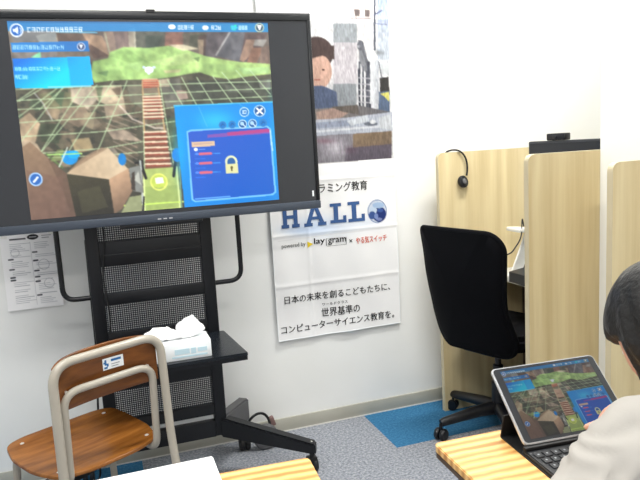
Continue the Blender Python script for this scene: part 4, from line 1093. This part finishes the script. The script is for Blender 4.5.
def fingers(wr, direc, upv, side, curl, point=False):
    """palm + five fingers as tapered tubes; direc = hand direction, side=+1 thumb towards dir x up"""
    d = direc.normalized(); s_ = d.cross(upv).normalized() * side; u = upv.normalized()
    m = MB()
    pc = wr + d * .038
    ax = Matrix((d, s_, u)).transposed().to_4x4()
    q_ = bmesh.ops.create_uvsphere(m.bm, u_segments=16, v_segments=10, radius=1)
    bmesh.ops.transform(m.bm, matrix=Matrix.Translation(pc) @ ax @ Matrix.Diagonal((.045, .033, .014, 1)), verts=q_['verts'])
    m.tube([wr - d * .02, wr + d * .02], [.020, .020], 12)
    for i, L in enumerate((.062, .070, .066, .052)):
        off = s_ * (.026 - .0165 * i); b = wr + d * .062 + off; cl = curl if not (point and i == 0) else .15
        pts = [b - d * .02]; dd = d.copy(); p_ = b.copy()
        for j, fr_ in enumerate((.45, .3, .25)):
            pts.append(p_.copy()); dd = (dd * math.cos(cl) - u * math.sin(cl) * 1.0)
            dd = dd.normalized(); p_ = p_ + dd * L * fr_; 
        pts.append(p_); m.tube(pts, [.0085, .0085, .008, .0072, .006], 10); m.ell(p_, (.006, .006, .006), seg=10)
    b = wr + d * .018 + s_ * .024; t1 = b + (d * .6 + s_ * .75) .normalized() * .032; t2 = t1 + (d * .9 + s_ * .3 - u * .2).normalized() * .028
    m.tube([b - s_ * .012, b, t1, t2], [.011, .011, .0095, .007], 10); m.ell(t2, (.007, .007, .007), seg=10)
    return bm_mesh(m)
tipR = Vector((.822, .905, .786))
hR = fingers(loc_(wrR), loc_(tipR) - loc_(wrR), Vector((0, -.25, 1)).normalized(), -1, .75, True)
hL = fingers(loc_(wrL), Vector((.35, .9, -.0)), Vector((0, 0, 1)), 1, .3)
bodyo = remesh([body, head_mesh(), hR, hL], 'body', .0042, M['skin'], pr_root, 2)
bodyo['label'] = 'face, neck and hands'
# eyes and mouth
m = MB()
for ex in (-.031, .031): m.ell((ex, .0655, .003), (.0125, .009, .008), seg=16)
bmesh.ops.transform(m.bm, matrix=HM, verts=m.bm.verts[:]); eo = m.build('eyes', M['eye_white'], pr_root)
m = MB()
for ex in (-.031, .031): m.ell((ex, .0728, .002), (.0055, .0035, .0055), seg=12)
bmesh.ops.transform(m.bm, matrix=HM, verts=m.bm.verts[:]); m.build('irises', M['iris'], eo)
m = MB(); m.ell((0, .083, -.055), (.019, .006, .0045), seg=14)
bmesh.ops.transform(m.bm, matrix=HM, verts=m.bm.verts[:]); m.build('lips', M['lip'], pr_root)
# hair: short bowl with side locks
def hair():
    m = MB(); q_ = bmesh.ops.create_uvsphere(m.bm, u_segments=64, v_segments=48, radius=1)
    for v in m.bm.verts:
        x, y, z = v.co; az = math.atan2(y, x)
        k_ = .006 * mnoise(Vector((math.cos(az) * 6, math.sin(az) * 6, z * 1.2)))
        X = x * (.090 + k_); Y = y * (.104 + k_) - .006; Z = z * (.120 + k_ * .5) + .006
        if z < 0 and y < .2: X *= 1 + .10 * z; 
        # cut the face open and the hair line below
        lim = -.070 if y < .35 else .030
        lim += .008 * math.sin(az * 11) 
        if Z < lim:
            Z = lim + (Z - lim) * .12; X *= .93; Y *= .93
        v.co = Vector((X, Y, Z))
    bmesh.ops.transform(m.bm, matrix=HM, verts=m.bm.verts[:]); return bm_mesh(m)
ho = remesh([hair()], 'hair', .004, M['hair'], pr_root, 1); ho['label'] = 'short black hair'
# top: torso, sleeves down to the wrists, loose
Vs = [Vector(pelvis) + Vector((0, 0, -.02)), waist, chest, upc, neck0 + Vector((0, -.03, -.035)), shL, shL.lerp(elL, .5) + Vector((-.006, 0, .004)), elL, elL.lerp(wrL, .45), wrL.lerp(elL, .08), shR, elR, elR.lerp(wrR, .45), wrR.lerp(elR, .08)]
Rs = [(.130, .110), (.118, .098), (.126, .096), (.10, .075), (.056, .054), .058, .055, .052, .042, .034, .058, .050, .042, .034]
Es = [(0, 1), (1, 2), (2, 3), (3, 4), (3, 5), (5, 6), (6, 7), (7, 8), (8, 9), (3, 10), (10, 11), (11, 12), (12, 13)]
top_ = remesh([skin_mesh('t', [loc_(v) for v in Vs], Es, Rs, 0)], 'long_sleeved_top', .007, M['cream_fabric'], pr_root, 4)
for v in top_.data.vertices:      # soft folds
    p_ = v.co; f_ = mnoise(Vector((p_.x * 16, p_.y * 13, p_.z * 22))) * .010 + mnoise(Vector((p_.x * 34 + 5, p_.y * 25, p_.z * 40))) * .003
    ew = math.exp(-((p_ - loc_(shL.lerp(elL, .55))).length / .10) ** 2)
    f_ += ew * .004 * math.sin((p_.x * 1.4 + p_.z * 1.0 + .3 * mnoise(p_ * 9)) * 95)
    v.co = p_ + v.normal * f_
Vt = [hipL.lerp(hipR, .5), hipL, knL, anL.lerp(knL, .15), hipR, knR, anR.lerp(knR, .15)]
tro = remesh([skin_mesh('t', [loc_(v) for v in Vt], [(0, 1), (1, 2), (2, 3), (0, 4), (4, 5), (5, 6)], [(.1, .09), .088, .066, .05, .088, .066, .05], 0)], 'trousers', .009, M['trousers'], pr_root, 3)
for a_, t_ in ((anL, toL), (anR, toR)):
    d = (t_ - a_); 
    m = MB(); m.ell(loc_(a_.lerp(t_, .55)) + Vector((0, 0, -.012 + .0)), (.045, .115, .040), (0, 0, 0), 20)
    for v in m.bm.verts: v.co.z = max(v.co.z, .002)
    m.build('shoe', M['white_plastic'], pr_root)
# stool the person sits on
so = thing('stool', 'small grey stool under the seated person, mostly out of view', 'stool', (.86, .36, 0))
MB().prism(rnd2([(-.16, -.16), (.16, -.16), (.16, .13), (-.16, .13)], .04), 'z', .305, .325, bevel=.005).build('seat', M['desk_band'], so)
for x in (-.13, .13):
    for y in (-.13, .10): MB().tube([(x * 1.1, y * 1.1, 0), (x, y, .306)], .011, 10).build('leg', M['desk_steel'], so)

# ================================================================== LIGHT
def ceiling_lamp(label, x, y, w, d, power, col=(1, .985, .95)):
    t_ = thing('ceiling_lamp', label, 'lamp', (x, y, 2.70), 0, 'ceiling lamps')
    MB().span((-w / 2 - .02, -d / 2 - .02, -.03), (w / 2 + .02, d / 2 + .02, -.001), bevel=.004).build('housing', M['white_plastic'], t_)
    MB().span((-w / 2, -d / 2, -.036), (w / 2, d / 2, -.0305)).build('diffuser', M['lamp'], t_, smooth=False)
    L = bpy.data.lights.new('ceiling_light', 'AREA'); L.shape = 'RECTANGLE'; L.size = w; L.size_y = d; L.energy = power; L.color = col
    o = bpy.data.objects.new('ceiling_light', L); COL.objects.link(o); o.location = (x, y, 2.655)
ceiling_lamp('long white ceiling lamp above the display, out of view', -.4, 1.2, 1.2, .25, 26)
ceiling_lamp('long white ceiling lamp above the study booth, out of view', 1.45, 1.9, .9, .25, 34)
ceiling_lamp('long white ceiling lamp above the desks, out of view', .3, -.5, 1.2, .25, 24)
w = bpy.data.worlds.new('world'); sc.world = w; w.use_nodes = True
w.node_tree.nodes['Background'].inputs[0].default_value = (.97, .98, 1, 1); w.node_tree.nodes['Background'].inputs[1].default_value = .6

sc.view_settings.view_transform = 'Standard'; sc.view_settings.look = 'None'
sc.view_settings.gamma = 1; sc.view_settings.use_curve_mapping = False
sc.view_settings.exposure = 0.3
sc.cycles.max_bounces = 8
